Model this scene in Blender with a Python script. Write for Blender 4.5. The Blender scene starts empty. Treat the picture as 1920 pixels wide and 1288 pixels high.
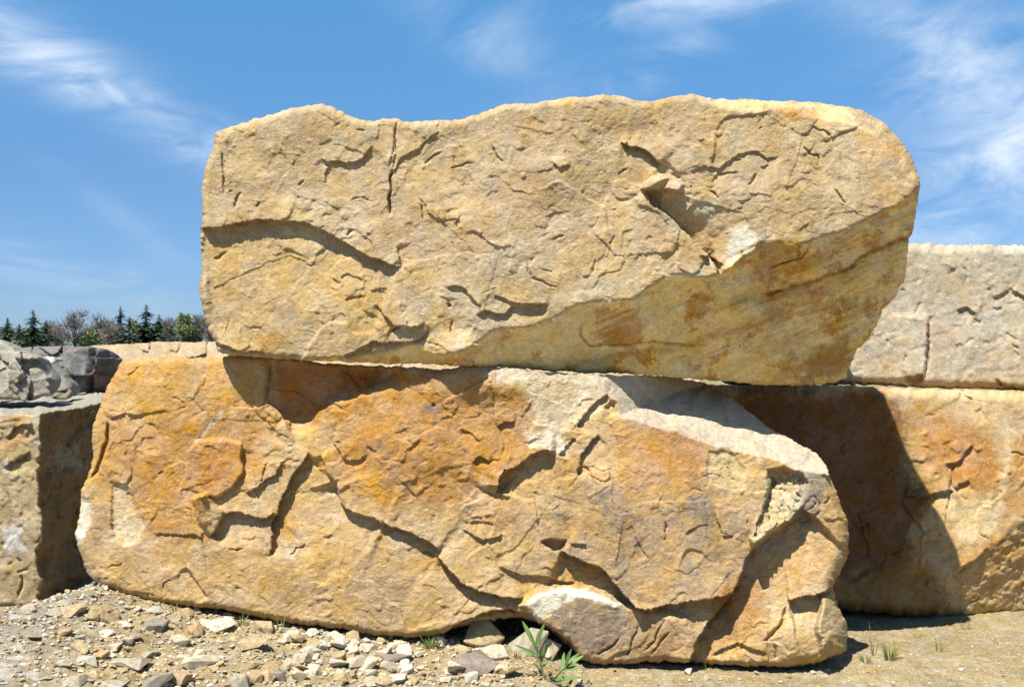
import bpy, bmesh, math, random
import numpy as np
from mathutils import Vector

random.seed(7)
S = bpy.context.scene
COL = S.collection

# ------------------------------------------------------------------ camera
HZ, CX, F = 655.0, 960.0, 1920.0      # horizon row, centre column, focal length (reference pixels)
EYE = 1.6
cd = bpy.data.cameras.new("camera")
cam = bpy.data.objects.new("camera", cd)
COL.objects.link(cam)
cam.location = (0, 0, EYE)
cam.rotation_euler = (math.radians(90), 0, 0)
cd.lens = 36.0; cd.sensor_width = 36.0
cd.shift_y = 11.0 / 1920.0
cd.clip_start = 0.05; cd.clip_end = 6000
S.camera = cam

# ------------------------------------------------------------------ light and exposure
SUN = Vector((0.30, 0.44, -1.0)).normalized()          # the way the light travels
elev = math.asin(-SUN.z)
azim = math.atan2(-SUN.x, -SUN.y)
ld = bpy.data.lights.new("sun", 'SUN')
ld.energy = 4.6; ld.angle = math.radians(0.53); ld.color = (1.0, 0.965, 0.90)
lo = bpy.data.objects.new("sun", ld)
lo.rotation_euler = SUN.to_track_quat('-Z', 'Y').to_euler()
COL.objects.link(lo)
S.view_settings.view_transform = 'Standard'
S.view_settings.look = 'None'
S.view_settings.gamma = 1.0
S.view_settings.exposure = 1.06

# ------------------------------------------------------------------ sky with cirrus
W = bpy.data.worlds.new("World"); S.world = W; W.use_nodes = True
nt = W.node_tree; nt.nodes.clear()
def N(tree, typ, **kw):
    n = tree.nodes.new(typ)
    for k, v in kw.items():
        if k in ('ins',):
            for kk, vv in v.items(): n.inputs[kk].default_value = vv
        else: setattr(n, k, v)
    return n
def Mth(tree, op, a, b=None, c=None, clamp=False):
    n = tree.nodes.new('ShaderNodeMath'); n.operation = op; n.use_clamp = clamp
    for i, v in enumerate((a, b, c)):
        if v is None: continue
        if isinstance(v, (int, float)): n.inputs[i].default_value = v
        else: tree.links.new(v, n.inputs[i])
    return n.outputs[0]
sky = N(nt, 'ShaderNodeTexSky', sky_type='NISHITA', sun_disc=False, sun_elevation=elev, sun_rotation=azim,
        altitude=300.0, air_density=1.0, dust_density=0.1, ozone_density=3.5)
bg = N(nt, 'ShaderNodeBackground'); bg.inputs['Strength'].default_value = 0.085
wo = N(nt, 'ShaderNodeOutputWorld')
tc = N(nt, 'ShaderNodeTexCoord')
sx = N(nt, 'ShaderNodeSeparateXYZ'); nt.links.new(tc.outputs['Generated'], sx.inputs[0])
def dirxz(px, py):
    v = Vector(((px - CX) / F, 1.0, (HZ - py) / F)).normalized(); return v.x, v.z
def cloud(px, py, lx, ly, ang, dens):
    """one soft patch of cirrus: an elongated bump in the sky's own directions"""
    cx_, cz_ = dirxz(px, py); a = math.radians(ang); ca, sa = math.cos(a), math.sin(a)
    dx = Mth(nt, 'SUBTRACT', sx.outputs[0], cx_); dz = Mth(nt, 'SUBTRACT', sx.outputs[2], cz_)
    u = Mth(nt, 'MULTIPLY_ADD', dx, ca / lx * F, Mth(nt, 'MULTIPLY', dz, sa / lx * F))
    v = Mth(nt, 'MULTIPLY_ADD', dx, -sa / ly * F, Mth(nt, 'MULTIPLY', dz, ca / ly * F))
    r2 = Mth(nt, 'MULTIPLY_ADD', u, u, Mth(nt, 'MULTIPLY', v, v))
    g = Mth(nt, 'POWER', 2.718, Mth(nt, 'MULTIPLY', r2, -1.0))
    front = Mth(nt, 'GREATER_THAN', sx.outputs[1], 0.0)
    return Mth(nt, 'MULTIPLY', Mth(nt, 'MULTIPLY', g, dens), front)
# wispy texture, stretched along the wind
def wisps(ang, sc, stretch, dist, seed, lo_, hi_):
    mp = N(nt, 'ShaderNodeMapping'); mp.inputs['Rotation'].default_value = (0, math.radians(ang), 0)
    mp.inputs['Scale'].default_value = (1.0, 1.0, stretch); mp.inputs['Location'].default_value = (seed, 0, seed * .7)
    nt.links.new(tc.outputs['Generated'], mp.inputs[0])
    no = N(nt, 'ShaderNodeTexNoise'); no.inputs['Scale'].default_value = sc; no.inputs['Detail'].default_value = 9
    no.inputs['Roughness'].default_value = 0.62; no.inputs['Distortion'].default_value = dist
    nt.links.new(mp.outputs[0], no.inputs['Vector'])
    mr = N(nt, 'ShaderNodeMapRange', interpolation_type='SMOOTHSTEP'); mr.inputs[1].default_value = lo_; mr.inputs[2].default_value = hi_
    nt.links.new(no.outputs[0], mr.inputs[0]); return mr.outputs[0]
w1 = wisps(26, 6.5, 3.4, 1.1, 1.3, 0.26, 0.92)
w2 = wisps(55, 6.2, 2.2, 1.3, 4.1, 0.28, 0.88)
w3 = wisps(8, 6.0, 3.2, 1.1, 7.7, 0.36, 0.8)
parts = []
for w, lst in ((w1, [(60, 105, 230, 50, -26, .62), (230, 180, 240, 40, -28, .85), (370, 262, 150, 46, -28, .8), (20, 30, 150, 40, -20, .35), (230, 410, 110, 22, -38, .45), (60, 120, 160, 50, -20, .45)]),
               (w2, [(900, 70, 150, 50, -28, .62), (1720, 80, 260, 80, -50, .75), (1830, 190, 150, 110, -50, .65), (1900, 20, 140, 90, -30, .6), (1880, 340, 150, 75, 20, 1.3), (1800, 420, 170, 55, 10, 1.1), (1880, 240, 200, 60, 30, .7)]),
               (w3, [(1230, 10, 170, 28, 6, 1.0), (1400, 0, 150, 22, 8, .6), (1130, 160, 260, 36, 20, .45), (1480, 180, 90, 22, 0, .5), (100, 510, 260, 60, -8, .5), (1240, 130, 120, 30, 40, .35), (980, 15, 60, 30, 40, .4)])):
    tot = None
    for c in lst:
        g = cloud(*c); tot = g if tot is None else Mth(nt, 'ADD', tot, g)
    parts.append(Mth(nt, 'MULTIPLY', w, tot))
cl = Mth(nt, 'ADD', Mth(nt, 'ADD', parts[0], parts[1]), parts[2])
cl = Mth(nt, 'MULTIPLY', cl, 0.62, clamp=True)
skc = N(nt, 'ShaderNodeMix', data_type='RGBA', blend_type='MULTIPLY'); skc.inputs[0].default_value = 1.0
nt.links.new(sky.outputs[0], skc.inputs[6])
hr = N(nt, 'ShaderNodeMapRange'); hr.inputs[1].default_value = 0.0; hr.inputs[2].default_value = 0.34; nt.links.new(sx.outputs[2], hr.inputs[0])
rp = N(nt, 'ShaderNodeValToRGB'); nt.links.new(hr.outputs[0], rp.inputs[0]); rp.color_ramp.elements[0].color = (.30, .40, .65, 1); rp.color_ramp.elements[1].color = (.47, .85, .97, 1)
e = rp.color_ramp.elements.new(.45); e.color = (.40, .55, .69, 1); nt.links.new(rp.outputs[0], skc.inputs[7])
mx = N(nt, 'ShaderNodeMix', data_type='RGBA')
nt.links.new(cl, mx.inputs[0]); nt.links.new(skc.outputs[2], mx.inputs[6]); mx.inputs[7].default_value = (5.0, 5.6, 6.4, 1)
nt.links.new(mx.outputs[2], bg.inputs[0]); nt.links.new(bg.outputs[0], wo.inputs[0])

# ------------------------------------------------------------------ helpers: numbers
_rng = np.random.RandomState(11)
PERM = np.concatenate([_rng.permutation(256)] * 3)
_a = _rng.rand(256) * 2 * np.pi
GX, GY = np.cos(_a), np.sin(_a)
_g = _rng.randn(256, 3); G3 = _g / np.linalg.norm(_g, axis=1)[:, None]
def pn2(x, y, seed=0):
    x = x + seed * 17.31; y = y + seed * 9.77
    xi = np.floor(x).astype(int); yi = np.floor(y).astype(int); xf = x - xi; yf = y - yi
    xi &= 255; yi &= 255
    u = xf * xf * xf * (xf * (xf * 6 - 15) + 10); v = yf * yf * yf * (yf * (yf * 6 - 15) + 10)
    def g(i, j, fx, fy):
        h = PERM[PERM[xi + i] + yi + j]; return GX[h] * fx + GY[h] * fy
    a = g(0, 0, xf, yf); b = g(1, 0, xf - 1, yf); c = g(0, 1, xf, yf - 1); d = g(1, 1, xf - 1, yf - 1)
    return 1.5 * ((a + u * (b - a)) * (1 - v) + v * (c + u * (d - c)))
def fbm(x, y, wl, octv=4, gain=0.5, seed=0, lac=2.03):
    s = 0; a = 1.0; t = 0
    for k in range(octv):
        s = s + a * pn2(x / wl, y / wl, seed + k * 3.7); t += a; a *= gain; wl /= lac
    return s / t
def pn3(p, seed=0):
    p = p + seed * 7.13
    i = np.floor(p).astype(int); f = p - i; i &= 255
    w = f * f * f * (f * (f * 6 - 15) + 10)
    def g(a, b, c):
        h = PERM[PERM[PERM[i[:, 0] + a] + i[:, 1] + b] + i[:, 2] + c]
        return (G3[h] * (f - np.array([a, b, c]))).sum(1)
    x0 = g(0,0,0) + w[:,0] * (g(1,0,0) - g(0,0,0)); x1 = g(0,1,0) + w[:,0] * (g(1,1,0) - g(0,1,0))
    x2 = g(0,0,1) + w[:,0] * (g(1,0,1) - g(0,0,1)); x3 = g(0,1,1) + w[:,0] * (g(1,1,1) - g(0,1,1))
    y0 = x0 + w[:,1] * (x1 - x0); y1 = x2 + w[:,1] * (x3 - x2)
    return 1.5 * (y0 + w[:,2] * (y1 - y0))
def fbm3(p, wl, octv=4, gain=.5, seed=0):
    s = 0; a = 1.0; t = 0
    for k in range(octv):
        s = s + a * pn3(p / wl, seed + k * 2.3); t += a; a *= gain; wl /= 2.03
    return s / t
def sstep(a, b, x):
    t = np.clip((x - a) / (b - a), 0, 1); return t * t * (3 - 2 * t)
def lin(r, g, b, k=1.0):
    def f(c):
        c /= 255.0; return c / 12.92 if c <= .04045 else ((c + .055) / 1.055) ** 2.4
    c = np.array([f(r) * k, f(g) * k, f(b) * k]); return c + .08 * (c @ [.3, .6, .1] - c)
def smooth_line(pts, closed=False, seg=9.0):
    P = np.array(pts, float); n = len(P); out = []
    rng_ = range(n if closed else n - 1)
    for i in rng_:
        if closed: p0, p1, p2, p3 = P[i - 1], P[i], P[(i + 1) % n], P[(i + 2) % n]
        else: p0, p1, p2, p3 = P[max(i - 1, 0)], P[i], P[i + 1], P[min(i + 2, n - 1)]
        m = max(1, int(np.linalg.norm(p2 - p1) / seg))
        for k in range(m):
            t = k / m
            q = .5 * (2 * p1 + (p2 - p0) * t + (2 * p0 - 5 * p1 + 4 * p2 - p3) * t * t + (3 * p1 - p0 - 3 * p2 + p3) * t ** 3)
            out.append(.35 * q + .65 * (p1 + (p2 - p1) * t))
    if not closed: out.append(P[-1])
    return np.array(out)
def poly_sd(poly, X, Y):
    """signed distance to a closed polygon, positive inside"""
    d2 = np.full(X.shape, 1e18); ins = np.zeros(X.shape, bool); n = len(poly)
    for i in range(n):
        ax, ay = poly[i]; bx, by = poly[(i + 1) % n]; ex, ey = bx - ax, by - ay
        L = ex * ex + ey * ey + 1e-12
        t = np.clip(((X - ax) * ex + (Y - ay) * ey) / L, 0, 1)
        d2 = np.minimum(d2, (X - ax - t * ex) ** 2 + (Y - ay - t * ey) ** 2)
        if ay != by:
            c = ((ay > Y) != (by > Y)) & (X < (bx - ax) * (Y - ay) / (by - ay) + ax); ins ^= c
    return np.where(ins, 1, -1) * np.sqrt(d2)
def line_sd(pts, X, Y):
    """distance to an open line, side (+1 = right hand of travel, below a line drawn left to right), place 0..1"""
    d2 = np.full(X.shape, 1e18); side = np.zeros(X.shape); tt = np.zeros(X.shape)
    seg = np.linalg.norm(np.diff(pts, axis=0), axis=1); cum = np.concatenate([[0], np.cumsum(seg)]); tot = cum[-1]
    for i in range(len(pts) - 1):
        ax, ay = pts[i]; ex, ey = pts[i + 1] - pts[i]; L = ex * ex + ey * ey + 1e-12
        t = np.clip(((X - ax) * ex + (Y - ay) * ey) / L, 0, 1)
        q = (X - ax - t * ex) ** 2 + (Y - ay - t * ey) ** 2
        m = q < d2
        d2 = np.where(m, q, d2); side = np.where(m, np.sign(ex * (Y - ay) - ey * (X - ax)), side)
        tt = np.where(m, (cum[i] + t * seg[i]) / tot, tt)
    return np.sqrt(d2), side, tt

# ------------------------------------------------------------------ helpers: objects and materials
def tag(o, label=None, cat=None, group=None, kind=None):
    if label: o['label'] = label
    if cat: o['category'] = cat
    if group: o['group'] = group
    if kind: o['kind'] = kind
    return o
def link(name, me, mat=None, parent=None):
    o = bpy.data.objects.new(name, me); COL.objects.link(o)
    if mat and not me.materials: me.materials.append(mat)
    if parent: o.parent = parent
    return o
def mesh_np(name, V, quads=None, tris=None, cols=None, smooth=True):
    me = bpy.data.meshes.new(name)
    nq = 0 if quads is None else len(quads); ntr = 0 if tris is None else len(tris)
    me.vertices.add(len(V)); me.vertices.foreach_set('co', np.asarray(V, np.float32).ravel())
    loops = []; tot = []
    if nq: loops.append(np.asarray(quads).ravel()); tot.append(np.full(nq, 4))
    if ntr: loops.append(np.asarray(tris).ravel()); tot.append(np.full(ntr, 3))
    loops = np.concatenate(loops).astype(np.int32); tot = np.concatenate(tot)
    me.loops.add(len(loops)); me.loops.foreach_set('vertex_index', loops)
    me.polygons.add(len(tot)); st = np.concatenate([[0], np.cumsum(tot)[:-1]]).astype(np.int32)
    me.polygons.foreach_set('loop_start', st); me.polygons.foreach_set('loop_total', tot.astype(np.int32))
    me.polygons.foreach_set('use_smooth', np.full(len(tot), smooth))
    if cols is not None:
        at = me.attributes.new('tint', 'FLOAT_COLOR', 'POINT')
        c4 = np.ones((len(V), 4), np.float32); c4[:, :3] = cols; at.data.foreach_set('color', c4.ravel())
    me.update(calc_edges=True); me.validate()
    return me
def stone_material(name, source='tint', grain=1.0, bump=1.0, rough=0.92, speck=0.35):
    m = bpy.data.materials.new(name); m.use_nodes = True; t = m.node_tree; t.nodes.clear()
    out = N(t, 'ShaderNodeOutputMaterial'); b = N(t, 'ShaderNodeBsdfPrincipled')
    b.inputs['Roughness'].default_value = rough; b.inputs['Specular IOR Level'].default_value = 0.18
    tcn = N(t, 'ShaderNodeTexCoord')
    if source == 'tint':
        c = N(t, 'ShaderNodeAttribute', attribute_name='tint').outputs['Color']
    else:
        c = N(t, 'ShaderNodeObjectInfo').outputs['Color']
    def noise(sc, det, ro, dist=0.0):
        n = N(t, 'ShaderNodeTexNoise'); n.inputs['Scale'].default_value = sc; n.inputs['Detail'].default_value = det
        n.inputs['Roughness'].default_value = ro; n.inputs['Distortion'].default_value = dist
        t.links.new(tcn.outputs['Object'], n.inputs['Vector']); return n.outputs[0]
    mpn = N(t, 'ShaderNodeMapping'); mpn.inputs['Scale'].default_value = (1, 1, 2.0); mpn.inputs['Rotation'].default_value = (0, .35, 0); t.links.new(tcn.outputs['Object'], mpn.inputs[0])
    n1 = noise(26, 6, .68, .3); n2 = noise(170 * grain, 5, .75); n3 = noise(7, 5, .6, .5)
    n4n = N(t, 'ShaderNodeTexNoise'); n4n.inputs['Scale'].default_value = 62 * grain; n4n.inputs['Detail'].default_value = 6; n4n.inputs['Roughness'].default_value = .72; n4n.inputs['Distortion'].default_value = .4
    t.links.new(mpn.outputs[0], n4n.inputs['Vector']); n4 = n4n.outputs[0]
    def mul(col, fac_out, lo_, hi_, a=.3, bb=.7):
        mr = N(t, 'ShaderNodeMapRange'); mr.inputs[1].default_value = a; mr.inputs[2].default_value = bb
        mr.inputs[3].default_value = lo_; mr.inputs[4].default_value = hi_; t.links.new(fac_out, mr.inputs[0])
        v = N(t, 'ShaderNodeVectorMath', operation='SCALE'); t.links.new(col, v.inputs[0]); t.links.new(mr.outputs[0], v.inputs['Scale'])
        return v.outputs[0]
    c = mul(c, n1, 1 - .30 * speck * 2, 1 + .26 * speck * 2)
    c = mul(c, n2, 1 - .95 * speck, 1 + .85 * speck); c = mul(c, n4, 1 - .7 * speck, 1 + .5 * speck)
    hs = N(t, 'ShaderNodeHueSaturation'); t.links.new(c, hs.inputs['Color'])
    mr = N(t, 'ShaderNodeMapRange'); mr.inputs[1].default_value = .3; mr.inputs[2].default_value = .7; mr.inputs[3].default_value = .8; mr.inputs[4].default_value = 1.18
    t.links.new(n3, mr.inputs[0]); t.links.new(mr.outputs[0], hs.inputs['Saturation'])
    t.links.new(hs.outputs[0], b.inputs['Base Color'])
    nb = noise(70, 8, .75, .2); vb = N(t, 'ShaderNodeTexVoronoi'); vb.inputs['Scale'].default_value = 95; t.links.new(tcn.outputs['Object'], vb.inputs['Vector'])
    hb = Mth(t, 'MULTIPLY_ADD', vb.outputs['Distance'], 0.25, Mth(t, 'MULTIPLY_ADD', n2, 0.45, Mth(t, 'MULTIPLY_ADD', n4, 0.9, nb)))
    bp = N(t, 'ShaderNodeBump'); mb = N(t, 'ShaderNodeMapRange', interpolation_type='SMOOTHSTEP'); mb.inputs[1].default_value = .36; mb.inputs[2].default_value = .62; mb.inputs[3].default_value = .18 * bump; mb.inputs[4].default_value = .72 * bump
    t.links.new(noise(4.5, 4, .6, .8), mb.inputs[0]); t.links.new(mb.outputs[0], bp.inputs['Strength']); bp.inputs['Distance'].default_value = 0.009
    t.links.new(hb, bp.inputs['Height']); t.links.new(bp.outputs[0], b.inputs['Normal'])
    t.links.new(b.outputs[0], out.inputs[0])
    return m
ROCK = stone_material('sandstone')
ROCKS = stone_material('rubble_stone', source='object')

# ------------------------------------------------------------------ big blocks
PXM = 0.0027
KF = 0.675                                # sunlit front colour -> base colour
class Face:
    """the visible side of one block: relief (metres towards the viewer) and base colour over a grid of bearings"""
    def __init__(s, outline, step=2.0, seed=1, jag=2.5, warp=1.0):
        o = smooth_line(outline, True, 4.0); n = len(o)
        nx_ = fbm(o[:, 0], o[:, 1], 26, 3, .6, seed + 40); ny_ = fbm(o[:, 0], o[:, 1], 26, 3, .6, seed + 50)
        o = o + jag * np.stack([nx_ + 1.1 * fbm(o[:, 0], o[:, 1], 9, 2, .6, seed + 44), ny_ + 1.1 * fbm(o[:, 0], o[:, 1], 9, 2, .6, seed + 54)], 1) * 1.5
        s.outline = o; s.step = step; s.seed = seed
        x0, y0 = o.min(0) - step; x1, y1 = o.max(0) + step
        s.xs = np.arange(x0, x1, step); s.ys = np.arange(y0, y1, step)
        s.X0, s.Y0 = np.meshgrid(s.xs, s.ys)
        s.edge = poly_sd(o, s.X0, s.Y0)
        X, Y = s.X0, s.Y0
        s.X = X + warp * (6 * fbm(X, Y, 60, 2, .5, seed + 1) + 5 * fbm(X, Y, 24, 4, .62, seed + 2))
        s.Y = Y + warp * (6 * fbm(X, Y, 60, 2, .5, seed + 3) + 5 * fbm(X, Y, 24, 4, .62, seed + 4))
        s.H = np.zeros_like(X); s.C = np.zeros(X.shape + (3,))
    def box(s, pts, pad):
        lo_ = np.min(pts, 0) - pad; hi_ = np.max(pts, 0) + pad
        i0, i1 = np.searchsorted(s.xs, [lo_[0], hi_[0]]); j0, j1 = np.searchsorted(s.ys, [lo_[1], hi_[1]])
        return slice(max(j0, 0), max(j1, 1)), slice(max(i0, 0), max(i1, 1))
    # a break in the surface: left hand of travel stands 'up' proud, right hand lies 'dn' deep, both fading away
    def ledge(s, pts, up, Lu, dn, Ld, fade=.12):
        p = smooth_line(pts); b = s.box(p, 3.2 * max(Lu, Ld)); X, Y = s.X[b], s.Y[b]
        if X.size == 0: return
        d, sd, t = line_sd(p, X, Y)
        e = sstep(0, fade, t) * sstep(0, fade, 1 - t) if fade > 0 else ((t > 0) & (t < 1)) * 1.0
        s.H[b] += e * np.where(sd < 0, up * np.exp(-d / Lu), -dn * np.exp(-d / Ld))
    def groove(s, pts, w, dep, taper=.25):
        p = smooth_line(pts); b = s.box(p, 3 * w + 4); X, Y = s.X[b], s.Y[b]
        if X.size == 0: return
        d, sd, t = line_sd(p, X, Y); e = sstep(-.01, taper, t) * sstep(-.01, taper, 1 - t)
        s.H[b] -= dep * e * np.clip(1 - d / (w * (.35 + .65 * e)), 0, 1)
    # everything on the right hand of travel turns away
    def fold(s, pts, slope, round_=6.0, slope2=None, brk=60):
        p = smooth_line(pts); d, sd, t = line_sd(p, s.X, s.Y)
        d = np.where(sd > 0, d, 0); d = np.sqrt(d * d + round_ * round_) - round_
        f = slope * d
        if slope2 is not None: f = np.where(d < brk, slope * d, slope * brk + slope2 * (d - brk))
        s.H -= f * PXM
        return d
    def plate(s, poly, h, feather=4.0, tilt=(0, 0)):
        p = smooth_line(poly, True); b = s.box(p, feather * 2 + 12); X, Y = s.X[b], s.Y[b]
        if X.size == 0: return
        m = sstep(-feather, feather, poly_sd(p, X, Y)); c = p.mean(0)
        s.H[b] += m * (h + tilt[0] * (X - c[0]) * PXM + tilt[1] * (Y - c[1]) * PXM)
    def dome(s, x, y, rx, ry, h, ang=0):
        a = math.radians(ang); u = ((s.X - x) * math.cos(a) + (s.Y - y) * math.sin(a)) / rx; v = (-(s.X - x) * math.sin(a) + (s.Y - y) * math.cos(a)) / ry
        s.H += h * np.exp(-(u * u + v * v))
    def stain(s, poly, col, feather=10, amp=14, wl=40, op=1.0, seed=0, lum=0):
        p = np.array(poly, float); b = s.box(p, feather * 2 + amp * 2); X, Y = s.X0[b], s.Y0[b]
        if X.size == 0: return
        sd = poly_sd(p, X, Y) + amp * 1.8 * fbm(X, Y, wl, 6, .74, s.seed + seed + 70)
        m = sstep(-feather, feather, sd)[..., None] * op
        s.C[b] = s.C[b] * (1 - m) + col * m
    def streak(s, pts, w, col, op=1.0, seed=0):
        p = smooth_line(pts); b = s.box(p, w * 3); X, Y = s.X[b], s.Y[b]
        if X.size == 0: return
        d, sd, t = line_sd(p, X, Y)
        m = np.clip(1 - d / w + .7 * fbm(X, Y, 14, 3, .6, s.seed + seed + 90), 0, 1) * sstep(0, .1, t) * sstep(0, .1, 1 - t)
        m = m[..., None] * op; s.C[b] = s.C[b] * (1 - m) + col * m
    def blotch(s, col, wl, thr, soft, op, seed, where=None, ax=1.0, ay=1.0, ang=0):
        a = math.radians(ang); u = s.X0 * math.cos(a) + s.Y0 * math.sin(a); v = -s.X0 * math.sin(a) + s.Y0 * math.cos(a)
        f = fbm(u / ax, v / ay, wl, 7, .7, s.seed + seed)
        m = sstep(thr - soft, thr + soft, f) * op
        if where is not None: m = m * where
        m = m[..., None]; s.C = s.C * (1 - m) + col * m
    def rough(s, amp, wl=60, octv=6, gain=.58, seed=0, where=1.0, ax=1.0, ay=1.0, ang=0):
        a = math.radians(ang); u = s.X0 * math.cos(a) + s.Y0 * math.sin(a); v = -s.X0 * math.sin(a) + s.Y0 * math.cos(a)
        s.H += amp * fbm(u / ax, v / ay, wl, octv, gain, s.seed + seed) * where
    def nicks(s, amp, wl, thr, seed, where=1.0, ax=1.8, ay=.8, ang=-25):
        a = math.radians(ang); u = s.X0 * math.cos(a) + s.Y0 * math.sin(a); v = -s.X0 * math.sin(a) + s.Y0 * math.cos(a)
        f = fbm(u / ax, v / ay, wl, 3, .6, s.seed + seed); m = sstep(-.1, .35, fbm(s.X0, s.Y0, 120, 3, .5, s.seed + seed + 6))
        s.H -= amp * sstep(thr, thr + .14, f) * m * where
    # thin flakes broken off along the contours of a slow noise
    def flakes(s, h, wl, levels, seed, where=1.0, ax=1.0, ay=1.0, ang=0, lip=.12):
        a = math.radians(ang); u = s.X * math.cos(a) + s.Y * math.sin(a); v = -s.X * math.sin(a) + s.Y * math.cos(a)
        f = fbm(u / ax, v / ay, wl, 4, .5, s.seed + seed) * levels - .45 * v / (ay * wl)
        fl = np.floor(f); fr = f - fl
        keep = sstep(.0, .22, fbm(s.X0, s.Y0, wl * .5, 3, .5, s.seed + seed + 8))      # only stretches of each contour break
        s.H += h * (np.where(fr < lip, fr / lip, 1.0) - fr) * keep * where
    def facets(s, h, cell, seed, tilt=.6, where=1.0):
        X = s.X / cell; Y = s.Y / cell; xi = np.floor(X); yi = np.floor(Y); best = np.full(X.shape, 1e9); val = np.zeros(X.shape)
        for i in (-1, 0, 1):
            for j in (-1, 0, 1):
                a = (xi + i).astype(int); b = (yi + j).astype(int); hsh = PERM[PERM[(a + seed * 13) & 255] + (b & 255)]
                r1 = PERM[hsh + 1] / 255.; r2 = PERM[hsh + 2] / 255.; r3 = PERM[hsh + 3] / 255. - .5; r4 = PERM[hsh + 4] / 255. - .5; r5 = PERM[hsh + 5] / 255. - .5
                dx = X - (a + r1); dy = Y - (b + r2); d = dx * dx + dy * dy; m = d < best
                best = np.where(m, d, best); val = np.where(m, r3 + tilt * 2 * (r4 * dx + r5 * dy), val)
        s.H += h * val * where
    def cracks(s, n, seed, region, lmin=14, lmax=50, w=2.6, dep=.018, ang=(-60, 20)):
        r = random.Random(seed); x0, y0, x1, y1 = region
        for _ in range(n):
            x, y = r.uniform(x0, x1), r.uniform(y0, y1); a = math.radians(r.uniform(*ang)); L = r.uniform(lmin, lmax) * r.uniform(.4, 1); p = [(x, y)]
            for k in range(4):
                a += r.uniform(-.7, .7); x += math.cos(a) * L / 4; y += math.sin(a) * L / 4; p.append((x, y))
            if r.random() < .5: s.groove(p, w * r.uniform(.7, 1.3), dep * r.uniform(.5, 1.2))
            else: s.ledge(p if p[-1][0] > p[0][0] else p[::-1], dep * .35 * r.uniform(.5, 1.2), 16, dep * .25, 12, .3)
    def rim(s, w, r, where=None):
        q = np.clip(1 - s.edge / w, 0, 1); f = r * (1 - np.sqrt(np.clip(1 - q * q, 0, 1)))
        s.H -= f if where is None else f * where
    # ---- the solid: visible side + flanks + back
    def build(s, name, D, back, label, cat='boulder', group=None, mat=None, shrink=.10, rings=16, backcol=None, flank_noise=.05, cbak=None):
        D = D - s.H
        ins = s.edge > -s.step * .15
        cell = ins[:-1, :-1] & ins[1:, :-1] & ins[:-1, 1:] & ins[1:, 1:]
        for _ in range(12):                                              # no cells that touch only at a corner, no whiskers
            c = np.pad(cell, 1); a, b_, c2, d2 = c[:-1, :-1], c[:-1, 1:], c[1:, :-1], c[1:, 1:]
            bad1 = a & d2 & ~b_ & ~c2; bad2 = b_ & c2 & ~a & ~d2
            nb = c[:-2, 1:-1].astype(int) + c[2:, 1:-1] + c[1:-1, :-2] + c[1:-1, 2:]
            kill = np.zeros_like(c); kill[:-1, :-1] |= bad1; kill[:-1, 1:] |= bad2
            new = cell & ~kill[1:-1, 1:-1] & (nb >= 2)
            if (new == cell).all(): break
            cell = new
        # keep the largest connected patch
        lab = np.zeros(cell.shape, int); todo = cell.copy(); best = None; cnt = 0
        seedm = np.zeros_like(cell); jj, ii = np.nonzero(cell); k = len(jj) // 2
        cyx = (jj.mean(), ii.mean()); k = np.argmin((jj - cyx[0]) ** 2 + (ii - cyx[1]) ** 2); seedm[jj[k], ii[k]] = True
        while True:
            g = seedm.copy()
            for ax in (0, 1):                                            # sweep fill
                for rev in (False, True):
                    v = g if ax == 0 else g.T; cc = cell if ax == 0 else cell.T
                    if rev: v = v[::-1]; cc = cc[::-1]
                    for r_ in range(1, v.shape[0]): v[r_] |= v[r_ - 1] & cc[r_]
            if (g == seedm).all(): break
            seedm = g
        cell = seedm
        ny, nx = s.X0.shape
        idx = np.arange(ny * nx).reshape(ny, nx)
        q = np.stack([idx[:-1, :-1][cell], idx[1:, :-1][cell], idx[1:, 1:][cell], idx[:-1, 1:][cell]], 1)
        used = np.unique(q); remap = np.full(ny * nx, -1); remap[used] = np.arange(len(used)); q = remap[q]
        e0 = q.ravel(); e1 = np.roll(q, -1, 1).ravel(); M = len(used)
        key = e0 * M + e1; rev = e1 * M + e0; bd = ~np.isin(key, rev)
        nxt = dict(zip(e0[bd].tolist(), e1[bd].tolist())); start = int(e0[bd][0]); loops = []
        left = set(nxt)
        while left:
            st = next(iter(left)); L = [st]; left.discard(st); c = nxt[st]
            while c != st and c in left: L.append(c); left.discard(c); c = nxt[c]
            loops.append(L)
        loop = np.array(max(loops, key=len)); nb = len(loop)
        px = s.X0.ravel()[used].copy(); py = s.Y0.ravel()[used].copy(); dd = D.ravel()[used].copy(); cc = s.C.reshape(-1, 3)[used]
        o = s.outline; bx, by = px[loop], py[loop]; bd2 = np.full(nb, 1e18); qx = bx.copy(); qy = by.copy()
        for i in range(len(o)):                                         # pull the rim onto the true outline
            a = o[i]; e = o[(i + 1) % len(o)] - a; t = np.clip(((bx - a[0]) * e[0] + (by - a[1]) * e[1]) / (e @ e + 1e-9), 0, 1)
            x_, y_ = a[0] + t * e[0], a[1] + t * e[1]; d_ = (bx - x_) ** 2 + (by - y_) ** 2; m = d_ < bd2
            bd2 = np.where(m, d_, bd2); qx = np.where(m, x_, qx); qy = np.where(m, y_, qy)
        px[loop], py[loop] = qx, qy
        V = np.stack([(px - CX) / F * dd, dd, EYE - (py - HZ) / F * dd], 1)
        rimv = V[loop]; cen = rimv.mean(0); rc = cc[loop]
        # flanks, ring by ring
        Vs = [V]; Cs = [cc]; quads = [q]; prev = loop; base = len(V)
        ends = max(back, rimv[:, 1].max() + .15)
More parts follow.
